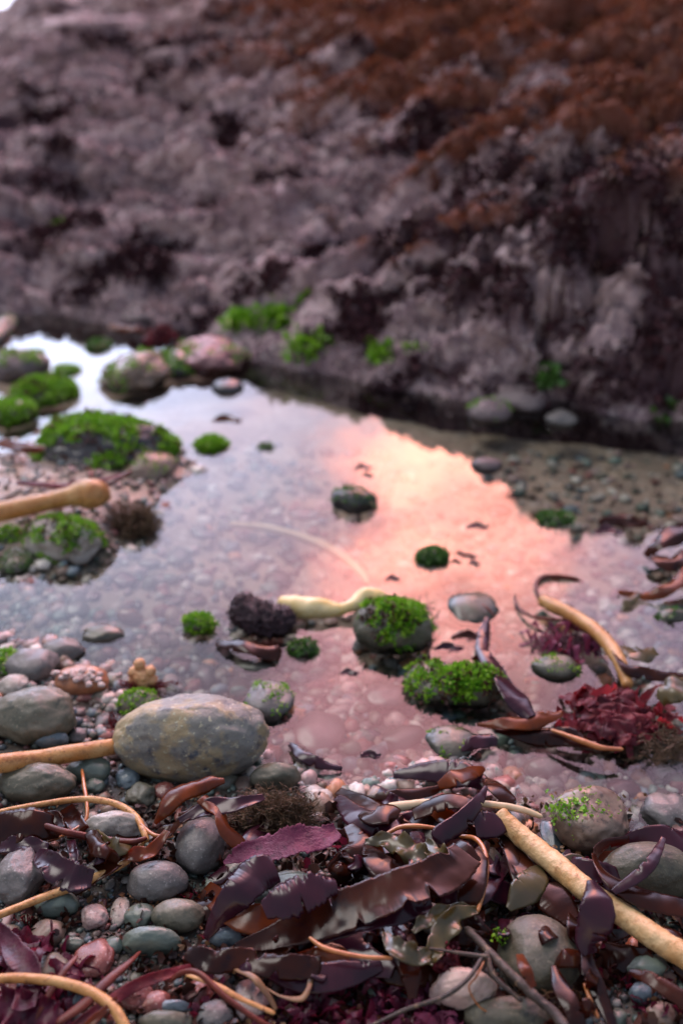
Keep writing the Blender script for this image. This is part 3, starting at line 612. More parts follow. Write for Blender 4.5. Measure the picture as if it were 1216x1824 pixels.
S_(240,1776,72,50,'red','dark red stone right of the long crimson strand at the bottom',group=G1)
S_(277,1790,58,46,'red','brighter brick red stone at the bottom between two dark ones',group=G1)
S_(350,1772,58,48,'red','plum coloured stone below the dark purple loop',group=G1)
S_(381,1811,66,56,'grey','mauve grey stone at the bottom right of the blue sliver',group=G1)
S_(312,1797,62,26,'blue','narrow blue grey stone at the bottom, thinnest of its row',group=G1)
S_(298,1824,100,34,'olive','dull olive stone cut by the bottom edge',group=G1)
S_(448,1782,66,76,'pink','pale mottled stone with yellow strands around it at the bottom',flat=.7,group=G1)
S_(12,1770,52,66,'red','plum coloured stone at the bottom left behind the curved stipe',group=G1)
S_(122,1457,36,34,'red','small plum stone above the holed blade',group=G1)
S_(228,1386,42,38,'blue','small teal stone in front of the large boulder',group=G1)
S_(168,1400,36,26,'green','small green stone left of the teal one by the large boulder',group=G1)
S_(160,1372,76,48,'green','green grey stone just under the thick ochre stipe beside the large boulder',group=G1)
S_(292,1410,38,34,'red','small mauve stone below the large boulder',group=G1)
S_(252,1415,54,44,'olive','rough olive stone right above the thin stipe loop',rough=.2,group=G1)
S_(90,1318,66,34,'blue','dark blue stone between the broad olive stone and the ochre stipe',group=G1)
S_(138,1310,34,28,'grey','small dark stone right of the dark blue one',group=G1)
S_(490,1385,90,46,'olive','mud coloured stone half under the bushy brown weed by the large boulder',group=G1)
S_(980,1632,34,26,'olive','small olive stone between the thick stipe and the hanging blade',group=G1)
S_(940,1800,30,26,'brown','small tan stone beside the twig end at the bottom',group=G1)
S_(1095,1350,54,30,'brown','reddish stone in the clear shallows at the right',flat=.4,group=G1)
S_(1110,1405,60,36,'red','flat dull red stone in the shallows above the round brown stone',flat=.4,group=G1)
S_(690,1240,90,50,'pink','wide pale stone on the pool bed in front of the round green capped stone',flat=.3,em=-1.6,group=G1)
S_(455,1187,74,34,'pale','tan flat stone on the pool bed below the dark sponge',flat=.3,em=-1.0,group=G1)
S_(908,1361,20,14,'white','bright white shell chip in the shallows behind the thick stipe',name='shell',cat='shell')
S_(420,860,36,20,'white','white shell under the lavender water',name='shell',cat='shell',em=-1.5)
S_(353,1055,14,12,'white','tiny white shell in the left shallows',name='shell',cat='shell')

# ------------------------------------------------------------------ stipes, bulbs and strands
SP_STIPES = 'ochre kelp stipes washed up around the pool'
th1 = tube([(886,1450,.045,32),(930,1492,.040,37),(985,1537,.036,41),(1050,1592,.036,42),(1118,1636,.034,43),(1180,1680,.032,44),(1300,1750,.030,46)],SR,'thickest rough ochre kelp stipe running down to the right edge',group=SP_STIPES,seg=28,lump=.05,n=260,nf=150)
tube([(-90,1378,.030,34),(0,1361,.030,34),(70,1352,.030,33),(140,1340,.030,31),(216,1328,.030,29)],SO,'smooth thick ochre stipe from the left edge to the large boulder',group=SP_STIPES,seg=22,lump=.03)
tube([(-60,1462,.018,9),(0,1447,.020,10),(80,1432,.022,11),(150,1424,.026,12),(205,1432,.028,12),(242,1455,.028,12),(256,1482,.028,12),(262,1500,.026,11)],SO,'thin ochre stipe making a loop around the pale stone',group=SP_STIPES,lump=.06)
tube([(262,1490,.022,9),(240,1520,.024,10),(215,1541,.025,13),(150,1572,.025,15),(80,1598,.024,15),(0,1630,.024,15),(-60,1655,.022,16)],SO,'speckled ochre stipe sloping down to the left edge',group=SP_STIPES,lump=.10)
tube([(-70,1752,.030,17),(0,1744,.032,17),(60,1744,.034,18),(115,1752,.034,19),(165,1770,.034,20),(205,1800,.032,20),(232,1850,.03,20)],SO,'curved ochre stipe arching over the bottom left corner',group=SP_STIPES,lump=.04)
bs = tagit(root('bulbed_stipe', at(60,905,0)), 'bull kelp stipe ending in a round bulb at the left edge above the green stone', 'kelp stipe', SP_STIPES)
tube([(-80,925,.035,36),(0,912,.035,36),(60,899,.038,34),(100,890,.040,33),(128,884,.041,36)],SO,name='stalk',parent=bs,seg=24,lump=.02)
tube([(116,888,.040,30),(130,884,.041,39),(145,881,.042,50),(162,880,.043,56),(180,880,.043,46),(192,881,.043,28),(197,881,.043,12)],SO,name='bulb',parent=bs,seg=24,lump=.02)
tube([(962,1068,.012,22),(990,1082,.016,25),(1022,1098,.018,25),(1055,1120,.022,26),(1085,1150,.024,26),(1108,1190,.024,24),(1118,1225,.018,20)],SO,'curved tan stipe rising from the pool on the right beside the purple tuft',group=SP_STIPES,seg=18,lump=.06)
fl = tagit(root('kelp_float', onz(590,1084,.0)), 'yellow white kelp float lying against the round green capped stone', 'kelp float')
tube([(500,1070,.008,20),(516,1078,.010,34),(545,1082,.010,40),(575,1084,.010,37),(600,1086,.010,26),(618,1084,.011,18)],SY,name='bulb',parent=fl,seg=20,lump=.10,zabs=True)
tube([(608,1086,.011,20),(630,1078,.013,24),(650,1064,.016,34),(672,1062,.018,28),(688,1068,.016,16)],SY,name='stalk',parent=fl,seg=20,lump=.16,zabs=True)
tube([(408,934,-.012,12),(470,940,-.012,14),(540,958,-.012,16),(600,985,-.012,18),(640,1018,-.012,16),(655,1040,-.014,10)],SP,'pale stipe curving just under the water in the middle of the pool',lump=.04,zabs=True,group=SP_STIPES)
tube([(690,1441,.040,20),(730,1434,.042,16),(775,1430,.044,14),(830,1430,.046,13),(880,1434,.048,12),(930,1443,.050,12),(966,1456,.048,9)],SP,'thin pale cream stipe lying across the top of the kelp heap',group=SP_STIPES,lump=.08)
tube([(818,1490,.045,8),(845,1494,.05,9),(862,1515,.052,9),(866,1550,.05,9),(860,1590,.048,8),(850,1625,.045,8)],SX,'bright orange stipe hooked over the right side of the kelp heap',name='orange_strand',cat='stipe',lump=.12)
tube([(688,1486,.045,8),(712,1474,.05,9),(745,1472,.052,9),(790,1478,.05,8)],SX,'short orange stipe lying on top of the kelp heap',name='orange_strand',cat='stipe',lump=.12)
tube([(550,1670,.05,6),(580,1690,.05,9),(640,1704,.048,8),(700,1708,.045,7)],SX,'orange stipe in front of the longest kelp blade',name='orange_strand',cat='stipe')
tube([(146,1370,.02,5),(150,1400,.022,7),(155,1435,.025,7),(150,1465,.02,6),(110,1490,.015,5),(85,1500,.01,4)],SX,'red orange strand dropping over the thin stipe loop',name='orange_strand',cat='stipe')
tube([(250,1468,.03,6),(275,1488,.03,7),(310,1490,.03,6)],SX,'short orange strand beside the amber scraps by the loop',name='orange_strand',cat='stipe')
tube([(20,1475,.02,8),(70,1470,.03,11),(120,1483,.03,13),(190,1497,.028,14),(235,1500,.028,12),(262,1493,.03,8)],SM,'dark maroon stipe with an ochre end crossing below the pale stone',name='dark_stipe',cat='stipe')
tube([(100,1824,.03,14),(150,1790,.032,22),(190,1750,.034,20),(230,1715,.03,12),(250,1695,.02,6)],SM,'long dark red brown strand rising from the curved stipe at the bottom left',name='dark_stipe',cat='stipe',flatten=.5)
tube([(62,1820,.02,8),(85,1775,.03,12),(115,1730,.035,14),(138,1703,.03,8)],SM,'short brown strand left of the longer dark red one at the bottom left',name='dark_stipe',cat='stipe',flatten=.5)
tube([(300,1750,.03,8),(325,1733,.04,10),(355,1735,.045,11),(400,1775,.04,11),(450,1812,.035,10),(500,1840,.03,9)],SM,'dark purple stipe looping over the plum stone at the bottom',name='dark_stipe',cat='stipe')
tw = tagit(root('twig', at(930,1755,0)), 'dark bare twig beside the big round olive stone', 'twig')
tube([(828,1652,.04,14),(880,1705,.042,16),(930,1755,.042,17),(985,1805,.04,20),(1010,1835,.04,20)],TW,name='main_stem',parent=tw,lump=.16,nf=160)
tube([(865,1695,.048,9),(880,1740,.044,10),(930,1785,.035,9)],TW,name='side_branch',parent=tw,lump=.2)
tube([(640,1838,.03,6),(720,1800,.036,7),(790,1776,.05,8),(835,1742,.055,8),(862,1700,.05,7)],TW,'thin brown root strand crossing the pinkish white stone',name='root_strand',cat='root',lump=.2)
tube([(700,1695,.05,5),(760,1690,.05,5),(830,1700,.05,7),(870,1705,.052,8)],TW,'thin brown twig running left from the dark twig',name='twig',cat='twig',lump=.2)
tube([(862,1712,.05,4),(848,1740,.05,4),(835,1760,.045,3),(850,1790,.03,3),(870,1805,.02,3)],SX,'hair thin reddish root hanging over the pinkish white stone',name='root_strand',cat='root')
for i,(a,lab) in enumerate([([(330,1735,.03,9),(380,1752,.036,12),(430,1780,.034,11),(490,1806,.025,8)],'torn yellow brown strand left of the pale mottled stone'),
        ([(415,1725,.03,6),(450,1742,.036,12),(475,1770,.03,10),(492,1800,.022,6)],'curled tan strand behind the pale mottled stone'),
        ([(555,1732,.03,10),(550,1760,.034,9),(535,1780,.03,12),(500,1775,.03,5),(470,1758,.03,4)],'tan strand hooking down beside the wine coloured weed')]):
    tube(a,BT if i else SO,lab,name='tan_strand',cat='strand',flatten=.45,lump=.3,group='tan strands at the bottom edge')
for (a,d,lab) in [([(915,1060,.0,4),(925,1085,.004,6),(955,1100,.01,6),(1010,1105,.01,5)],SM,'thin brown strand bent beside the tan stipe in the pool'),
        ([(960,1065,.002,8),(955,1040,.003,9),(975,1027,.003,9),(1015,1030,.002,8),(1040,1038,-.004,6)],SM,'dark hooked strand lying on the water above the tan stipe'),
        ([(812,1078,.004,4),(840,1070,.006,6),(868,1085,.006,6),(880,1100,.0,4)],SM,'brown strand lying over the flat dark stone'),
        ([(980,1300,.02,6),(1030,1318,.022,10),(1070,1332,.022,10),(1110,1335,.02,6)],SX,'red brown strand under the crimson sheet'),
        ([(1040,1752,.03,5),(1050,1780,.03,8),(1065,1815,.028,7)],SX,'red strand at the bottom right under the dark blade'),
        ([(160,880,.02,5),(200,860,.04,8),(235,838,.045,7)],SM,'small red brown stub sticking up beside the kelp bulb')]:
    tube(a,d,lab,name='brown_strand',cat='strand',lump=.15)

# ------------------------------------------------------------------ kelp blades
R_ = ribbon
R_([(418,1686,.030,10,0),(480,1672,.034,44,5),(560,1640,.046,70,10),(640,1612,.054,78,14),(720,1582,.062,80,16),(790,1556,.066,84,18),(832,1520,.07,66,20)],KB,'longest and broadest dark brown kelp blade lying across the heap',amp=.045,cup=.04,teeth=.05,freq=2,nc=17,tears=5,n=260)
R_([(560,1668,.035,30),(640,1640,.042,46),(720,1622,.046,44),(770,1612,.045,20)],KP,'dark blade showing just under the longest blade',amp=.1,tears=2)
R_([(365,1672,.012,12),(392,1630,.030,38,-8),(425,1590,.046,62,-8),(455,1560,.052,70,0),(490,1545,.052,50,5)],KP,'purple blade folded down beside the large green grey stone',amp=.08,cup=-.12,freq=2,nc=15)
R_([(470,1622,.062,34),(510,1600,.070,66),(560,1582,.068,62),(600,1578,.06,30)],KP,'torn blue purple blade draped over the large green grey stone',amp=.08,cup=-.1,teeth=.12,tears=3,n=160)
R_([(330,1700,.030,34),(375,1712,.036,44),(430,1708,.038,40),(500,1722,.04,42),(560,1722,.038,40),(572,1722,.038,30)],KB,'wavy dark blade lying level below the large green grey stone',amp=.16,cup=-.05,freq=3,teeth=.08,tears=3,n=200)
R_([(398,1537,.04,6),(430,1522,.048,36,10),(480,1512,.054,56,12),(530,1500,.056,58,12),(575,1490,.056,46,10),(600,1478,.055,24,8)],KM,'pimpled magenta purple blade right of the egg shaped stone',amp=.10,teeth=.1,freq=3,nc=15,tears=2,n=180)
R_([(276,1468,.03,6),(292,1442,.045,30,15),(322,1412,.055,44,20),(365,1395,.055,36,15),(400,1390,.05,12)],KO,'amber brown blade arching below the large boulder',amp=.08,cup=-.2)
R_([(318,1462,.045,10),(370,1440,.055,32,10),(425,1432,.058,28,10),(470,1420,.055,12)],KP,'dusky pink blade lying along the amber arching blade',amp=.1)
R_([(360,1420,.06,26,30),(390,1445,.055,32,40),(405,1480,.045,34,40),(440,1515,.030,26,20),(452,1520,.025,8)],KO,'dark amber blade curling behind the egg shaped stone',amp=.1,cup=-.15)
R_([(270,1500,.02,20,30),(300,1480,.03,34,40),(325,1460,.045,30,30),(350,1440,.05,16)],KB,'dark folded blade left of the egg shaped stone',amp=.12)
R_([(218,1528,.03,8),(245,1522,.036,26),(272,1515,.036,22),(298,1480,.04,14)],KO,'small amber scrap where the thin stipes meet',amp=.2,freq=2)
R_([(55,1510,.02,12),(85,1535,.034,40),(125,1560,.036,54),(165,1568,.03,30)],KP,'dusky blade with holes above the speckled stipe',amp=.12,tears=4,teeth=.1)
R_([(0,1508,.02,24),(40,1503,.028,30),(85,1510,.026,18)],KP,'dusky strip at the left edge ending at the holed blade',amp=.15)
R_([(160,1482,.035,22),(178,1508,.045,40,30),(200,1520,.04,34,30),(208,1538,.03,10)],KB,'glossy near black curl below the pale stone',amp=.2,cup=-.3)
R_([(10,1490,.02,14),(50,1462,.03,28),(95,1455,.032,24),(110,1475,.03,12)],KB,'dark blade lying across the thin stipe at the left',amp=.2)
R_([(-10,1650,.02,20),(25,1690,.028,38),(48,1735,.03,46),(40,1800,.03,40)],KW,'broad wine purple blade behind the curved stipe at the bottom left',amp=.12,freq=2,teeth=.08,nc=15)
R_([(-20,1790,.02,60),(40,1800,.025,70),(100,1815,.025,50)],KW,'dark wine frond under the curved stipe in the corner',amp=.3,freq=4)
R_([(120,1840,.03,14),(180,1795,.032,20),(235,1760,.035,20),(300,1735,.035,16),(340,1720,.03,6)],KC,'long narrow crimson strand running up from the bottom left',amp=.15)
R_([(130,1850,.034,8),(170,1815,.036,14),(210,1780,.036,10)],KO,'bright orange red blade tip beside the crimson strand',amp=.1)
# the heap between the two pale stipes
H_ = [
 ([(600,1420,.02,20),(640,1455,.035,50),(690,1480,.04,56),(700,1520,.04,30)],KP,'purple sheen blade at the left top of the kelp heap'),
 ([(640,1440,.03,10),(660,1452,.045,40,20),(695,1450,.05,50,30),(712,1470,.04,24)],KB,'dark cupped blade at the left end of the pale cream stipe'),
 ([(735,1450,.04,30,20),(790,1428,.055,38,25),(835,1432,.056,30,20),(850,1440,.05,10)],KB,'reddish brown blade arched over the pale cream stipe'),
 ([(866,1400,.06,6,10),(850,1430,.062,22,20),(820,1465,.06,34,25),(785,1490,.055,40,20),(775,1500,.05,14)],KP,'pointed purple blade standing up at the top of the heap'),
 ([(845,1470,.05,60),(880,1468,.05,48),(905,1455,.05,20)],KP,'short broad purple blade tucked under the head of the thickest stipe'),
 ([(742,1482,.04,26),(748,1530,.05,42,10),(740,1580,.05,30,10),(735,1600,.045,12)],KP,'narrow upright purple blade in the middle of the heap'),
 ([(650,1500,.04,10),(670,1530,.05,46,20),(700,1560,.05,50,20),(720,1590,.045,30)],KB,'dark red brown cupped blade left of the middle of the heap'),
 ([(785,1500,.045,20),(815,1515,.055,54),(840,1545,.055,44),(835,1570,.05,20)],KB,'wet near black blade with shining spots in the middle of the heap'),
 ([(870,1500,.05,8),(850,1530,.055,40,-20),(838,1580,.055,54,-15),(835,1620,.045,30,-10),(860,1650,.04,8)],KB,'rounded brown blade behind the hooked orange stipe'),
 ([(590,1560,.02,40),(625,1530,.035,54),(640,1500,.04,50),(620,1470,.03,20)],KB,'dark blade at the left flank of the heap above the longest blade'),
 ([(700,1380,.01,12),(760,1375,.018,38),(820,1380,.025,46),(870,1400,.03,24)],KP,'broad grey purple blade lying in the water behind the heap'),
 ([(780,1400,.03,14),(810,1385,.04,40,25),(840,1375,.04,30,20),(862,1368,.03,8)],KO,'amber edged blade at the back of the heap'),
 ([(640,1425,.012,10),(700,1418,.018,26),(760,1410,.02,20),(790,1400,.02,8)],KB,'thin dark blade at the waterline behind the heap'),
 ([(860,1385,.03,14),(880,1400,.045,40,20),(905,1425,.045,34,20),(915,1440,.04,10)],KB,'dark ragged blade left of the head of the thickest stipe'),
 ([(905,1500,.03,40,30),(945,1555,.034,56,20),(985,1600,.034,60,10),(1018,1640,.03,40)],KB,'long dark blade running below the thickest stipe'),
 ([(888,1470,.03,14),(915,1530,.034,26,10),(930,1580,.03,30),(925,1620,.02,10)],KB,'thin dark edge of blade under the thickest stipe'),
 ([(1052,1568,.066,16,0),(1062,1600,.070,52,-5),(1058,1640,.062,60,-5),(1050,1680,.045,46,0),(1056,1700,.035,22,0)],KP,'torn purple blade hanging over the thickest stipe'),
 ([(1042,1690,.035,16),(1050,1730,.034,36),(1070,1780,.032,30),(1092,1830,.03,16)],KB,'dark narrow blade trailing below the hanging blade'),
 ([(1120,1495,.04,14,40),(1075,1508,.045,22,50),(1062,1530,.045,28,50),(1090,1565,.05,42,35),(1150,1600,.05,48,25),(1230,1622,.045,40,20)],KB,'dark red brown blade wrapped around the olive grey stone at the right edge'),
 ([(1092,1590,.05,12,10),(1130,1565,.06,24,15),(1160,1535,.068,22,15),(1182,1492,.066,10,10)],KP,'slender purple blade slanting over the wrapped stone'),
 ([(660,1600,.03,60),(630,1650,.03,70),(640,1700,.03,60),(700,1730,.03,30)],KP,'deep purple blade below the longest blade'),
 ([(690,1640,.03,30),(715,1680,.036,54),(730,1730,.036,40),(735,1780,.03,16)],KB,'brown blade dropping between the two olive curls'),
 ([(470,1720,.02,30),(540,1745,.03,50),(620,1735,.034,44),(680,1720,.03,20)],KP,'dull purple blade behind the wine coloured weed'),
 ([(905,1620,.03,14),(930,1590,.04,50),(955,1560,.04,44),(962,1545,.03,14)],KV,'dark olive brown blade below the hooked orange stipe'),
 ([(1120,1730,.03,10),(1160,1745,.04,26),(1230,1790,.04,34)],KB,'black narrow blade across the bottom right corner'),
 ([(925,1700,.07,14),(935,1725,.078,24),(950,1760,.07,12)],KO,'small amber scrap stuck on the big round olive stone'),
 ([(985,1720,.035,10),(1000,1760,.04,34),(1020,1800,.04,40),(1035,1850,.03,30)],KB,'dark blade right of the big round olive stone'),
]
for q in H_: R_(q[0],q[1],q[2],amp=.05,cup=-.08,freq=1.5,teeth=.035,tears=2)
for q in [([(650,1500,.05,8),(690,1497,.056,30),(725,1510,.058,44,10),(760,1530,.055,30)],'pale olive blade tip lying on top of the heap'),
          ([(755,1500,.05,16),(780,1525,.056,38),(800,1548,.05,20)],'short olive blade in the middle of the heap'),
          ([(686,1660,.05,10),(705,1690,.055,36),(745,1705,.055,34),(770,1695,.05,10)],'olive green blade with a pale fold at the foot of the heap'),
          ([(850,1622,.05,10),(815,1628,.056,28,20),(790,1655,.056,40,20),(770,1700,.05,26),(762,1715,.045,8)],'olive green blade curled round beside the dark twig'),
          ([(735,1660,.045,8),(760,1640,.05,26,20),(800,1620,.052,24,20),(840,1622,.05,14)],'narrow olive blade arched over the small pale stone')]:
    R_(q[0],KV,q[1],amp=.28,cup=.15,freq=3,teeth=.06)
# right side of the pool
for q in [([(868,1100,.004,10),(862,1130,.008,22),(858,1160,.016,24),(885,1190,.024,46,25),(912,1235,.028,48,30),(945,1278,.024,22)],KP,'dark curling blade rising out of the pool beside the broad green topped stone'),
          ([(850,1290,.012,6),(900,1288,.018,26,15),(945,1282,.022,38,20),(985,1275,.024,22,15),(1002,1268,.024,8)],KO,'glowing orange brown blade lying at the foot of the dark curling blade'),
          ([(880,1300,.008,10),(950,1310,.012,34),(1010,1312,.014,40),(1060,1330,.014,24)],KB,'dark wet blade in shadow under the orange brown blade'),
          ([(1148,990,.01,10),(1175,968,.03,34,20),(1216,945,.035,44,20),(1260,930,.03,30)],KB,'dark ragged blade at the right edge, upper of two'),
          ([(1100,1055,.004,10),(1150,1060,.008,18),(1195,1045,.02,30,20),(1240,1010,.03,34,20)],KO,'brown blade reaching into the water from the right edge'),
          ([(1160,990,.015,20),(1195,1000,.02,40,20),(1250,985,.025,40)],KB,'dark folded blade at the right edge above the reaching blade'),
          ([(1108,1088,.002,8),(1120,1072,.008,18),(1142,1058,.006,12)],KV,'small dark olive flap standing in the water at the right'),
          ([(1110,1150,.015,14),(1135,1165,.03,40,20),(1168,1160,.02,16)],KV,'small olive bladed tuft behind the crimson sheet'),
          ([(1085,1140,.02,10),(1110,1180,.034,26,30),(1150,1200,.03,24),(1220,1205,.02,16)],KB,'dark red blade behind the crimson sheet'),
          ([(1175,1250,.03,20),(1200,1230,.045,56,20),(1240,1225,.04,60)],KV,'golden brown blade at the right edge behind the crimson sheet'),
          ([(820,1335,.006,10),(840,1325,.012,26),(870,1318,.012,30),(885,1325,.008,10)],KP,'pale purple blade lifting from the water beside the flat dark stone'),
          ([(515,1325,.006,8),(540,1345,.012,26),(575,1362,.01,20),(610,1370,.004,8)],KP,'small purple scrap floating beside the pale underwater stone'),
          ([(385,1145,.004,14),(430,1150,.016,30,20),(480,1160,.012,40,10),(500,1170,.004,20)],KB,'dark glossy blade lying under the dark sponge'),
          ([(0,785,.02,20),(40,795,.035,26),(80,800,.03,12)],KO,'rust orange blade at the left edge before the long mossy rock'),
          ([(60,770,.03,8),(130,755,.045,14),(200,755,.045,18),(240,760,.03,8)],KO,'long brown blade lying behind the long mossy rock'),
          ([(195,580,.015,14),(240,585,.02,16),(262,590,.01,6)],KO,'brown kelp scrap at the far end of the upper left channel'),
          ([(30,858,.02,10),(90,865,.035,14),(150,862,.035,14),(215,845,.04,8)],KC,'dark red blade behind the bulbed stipe')]:
    R_(q[0],q[1],q[2],amp=.12,cup=-.12,freq=2,teeth=.05,tears=1,group='loose kelp blades around the pool')
# small torn scraps that fill the heap
r_ = np.random.default_rng(21)
ZONES = [(600,880,1400,1720,26,'in the big heap beside the thickest stipe'),(400,700,1640,1760,14,'below the longest blade'),(880,1080,1640,1830,12,'around the big round olive stone'),(0,300,1440,1530,10,'around the thin stipe loop')]
COLN = [(KB,'dark brown'),(KP,'dusky purple'),(KO,'amber'),(KV,'olive')]
for (x0,x1,y0,y1,n,lab) in ZONES:
    for _ in range(n):
        x,y = r_.uniform(x0,x1), r_.uniform(y0,y1); a = r_.uniform(0,3.14); L = r_.uniform(30,80); wd = r_.uniform(14,40)
        j = r_.choice(4,p=[.5,.33,.11,.06]); hz = r_.uniform(.008,.042); dx,dy = math.cos(a)*L/2, math.sin(a)*L/2*.8
        R_([(x-dx,y-dy,hz*.5,wd*r_.uniform(.3,1),r_.uniform(-30,30)),(x-dx*.3,y-dy*.3+r_.uniform(-8,8),hz,wd,r_.uniform(-30,30)),(x+dx*.4,y+dy*.4+r_.uniform(-8,8),hz,wd*.9,r_.uniform(-30,30)),(x+dx,y+dy,hz*.4,wd*r_.uniform(.2,.8),0)],
           COLN[j][0],f'small torn {COLN[j][1]} kelp scrap {lab}',amp=.12,cup=r_.uniform(-.35,.2),freq=1.5,teeth=.05,n=50,nc=9,name='kelp_scrap',cat='kelp scrap',group='torn kelp scraps '+lab)

ZF = [(640,880,1462,1600,17,'lying in the big heap'),(420,860,1560,1740,13,'under the longest blade'),(880,1216,1500,1800,10,'among the stones below the thickest stipe'),(300,480,1500,1600,2,'around the bushy brown weed'),(0,220,1480,1800,2,'at the lower left edge')]
for (x0,x1,y0,y1,n,lab) in ZF:
    for _ in range(n):
        x,y = r_.uniform(x0,x1), r_.uniform(y0,y1); a = r_.uniform(-.9,.9)+(3.14 if r_.random()<.5 else 0); L = r_.uniform(120,240); wd = r_.uniform(30,58)
        j = r_.choice(4,p=[.5,.36,.09,.05]); hz = r_.uniform(.010,.030); dx,dy = math.cos(a)*L/2, math.sin(a)*L/2*.8; b1,b2 = r_.uniform(-22,22,2)
        R_([(x-dx,y-dy,hz*.4,wd*r_.uniform(.2,.8),r_.uniform(-20,20)),(x-dx*.4-dy*b1/80,y-dy*.4+b1,hz,wd,r_.uniform(-25,25)),(x+dx*.35,y+dy*.35+b2,hz*1.1,wd,r_.uniform(-25,25)),(x+dx,y+dy,hz*.3,wd*r_.uniform(.15,.7),0)],
           COLN[j][0],f'{COLN[j][1]} kelp strip {lab}',amp=.05,cup=r_.uniform(-.15,.1),freq=1.5,teeth=.035,n=90,nc=11,tears=int(r_.integers(0,3)),name='kelp_strip',cat='kelp strip',group='kelp strips '+lab)
# shredded weed in the gaps, uncountable
def litter(name,n,m,seed,box,size,mask):
    r = np.random.default_rng(seed); px = r.uniform(box[0],box[1],n*3); py = r.uniform(box[2],box[3],n*3); ms = vn(P3(px/90.,py/60.),seed)+.5*vn(P3(px/25.,py/20.),seed+1) > mask
    px,py = px[ms][:n],py[ms][:n]; P = np.array([onz(a,b,.02) for a,b in zip(px,py)]); g = ground_np(P[:,0],P[:,1]); P[:,2] = np.maximum(g,0)+r.random(len(P))**2*.012
    V,Fc = leafcloud(P,np.tile([0,0,.25],(len(P),1)),size,seed,1.0,.35); tagit(mk(name,V,Fc,m),kind='stuff')
litter('shredded_kelp',3000,BW2,31,(300,1300,1410,1880),.009,.05); litter('shredded_red_weed',1500,KW,32,(330,1300,1500,1880),.008,.2); litter('shredded_brown_weed',1300,BW2,34,(-50,420,1430,1880),.007,.25); litter('weed_fibre',2600,BT,33,(-50,1300,1400,1880),.0045,.25)
for i,(px,py,wd) in enumerate([(648,832,16),(655,846,10),(850,938,20),(835,990,14),(845,1002,10),(812,1000,9),(700,1030,12),(1110,930,44),(1085,945,26),(405,748,26),(622,1198,16),(860,1172,20),(800,1155,26),(835,1135,30),(660,1345,18),(820,985,8)]):
    R_([(px-wd,py+3,.0005,wd*.3),(px-wd*.2,py-2,.0015,wd*.7),(px+wd*.5,py+2,.0015,wd*.6),(px+wd,py,.0003,wd*.25)],[KP,KB][i%2],['scrap of dark weed floating on the orange part of the reflection','weed scrap floating in the pool, away from the stones'][0 if 640<px<900 and 820<py<1040 else 1],amp=.1,n=40,nc=7,zabs=True,name='floating_scrap',cat='weed scrap',group='weed scraps floating on the orange reflection' if 640<px<900 and 820<py<1040 else 'weed scraps floating elsewhere in the pool')

r3 = np.random.default_rng(9); P = np.array([onz(a_, b_) for a_, b_ in zip(r3.uniform(-60,1280,9000), r3.uniform(1000,1440,9000))]); gq = ground_np(P[:,0],P[:,1])
P = P[(gq > -.010) & (gq < -.0005) & (vn(P*14,8) > .1)][:600]
iv, fc = ico(1); P = np.array(P); rd = r3.uniform(.0005,.0016,len(P))
BUB = mat('foam_bubble', (.5,.5,.52), rough=.12, spec=.6, bump=0)
tagit(mk('foam', (iv[None]*rd[:,None,None]+P[:,None]).reshape(-1,3), (fc[None]+np.arange(len(P))[:,None,None]*len(iv)).reshape(-1,3), BUB), kind='stuff')

# ------------------------------------------------------------------ bushy weeds, sheets, sponges
def bushpx(px,py,wp,hp,h,n,m,lab,**k):
    p = at(px,py,0,dry=True); q = mpp(p); bush(np.array(p),wp/2*q,hp/2*q*1.1,h,n,m,lab,**k)
bushpx(488,1470,180,92,.062,420,BB,'bushy brown branching weed in front of the large boulder',seed=4,rad=.0006,levels=4,flop=.25,seglen=.24)
bushpx(236,938,110,84,.060,460,BB,'round bushy brown weed at the water right of the kelp bulb',seed=5,rad=.0010,levels=4,seglen=.17,flop=.2)
bushpx(1005,1150,110,70,.022,200,BP,'dark purple branching tuft beside the curved tan stipe',seed=6,rad=.0008,levels=4,seglen=.2,flop=.4)
bushpx(745,1105,70,60,.03,60,BP,'purple branching tuft behind the round green capped stone',seed=7,rad=.0007)
bushpx(255,1225,96,40,.016,70,KC,'small crimson tuft around the orange knobbly sponge',seed=8,rad=.0007)
bushpx(1180,1330,160,80,.035,180,BB,'tangled dark brown weed at the right edge below the crimson sheet',seed=9,rad=.0006,flop=.4)
bushpx(960,1800,150,60,.04,110,BT,'tan tangle of root hairs around the lower end of the dark twig',seed=10,rad=.00045,flop=.5)
bushpx(600,1735,150,40,.03,90,BB,'brown tangle of thin weed behind the wine coloured weed',seed=11,rad=.0005,flop=.5)
bushpx(205,1300,40,40,.02,30,KC,'tiny crimson tuft left of the large boulder',seed=12,rad=.0007)
bushpx(50,1650,50,20,.02,14,KC,'small pink branching sprig under the speckled stipe',seed=13,rad=.0009,levels=3)
bushpx(110,1290,60,40,.03,40,KW,'dark crimson tuft on the broad olive stone',seed=14,rad=.0009,levels=3)
bushpx(30,1500,80,40,.02,50,BB,'thin brown weed at the left edge by the loop stipe',seed=15,rad=.0005,flop=.5)
pc = at(1085,1290,0,dry=True); crumple(pc+np.array([0,0,.008]),.048,.040,.017,KC,'crumpled crimson seaweed sheet at the right beside the tan stipe',seed=5,fr=1.9)
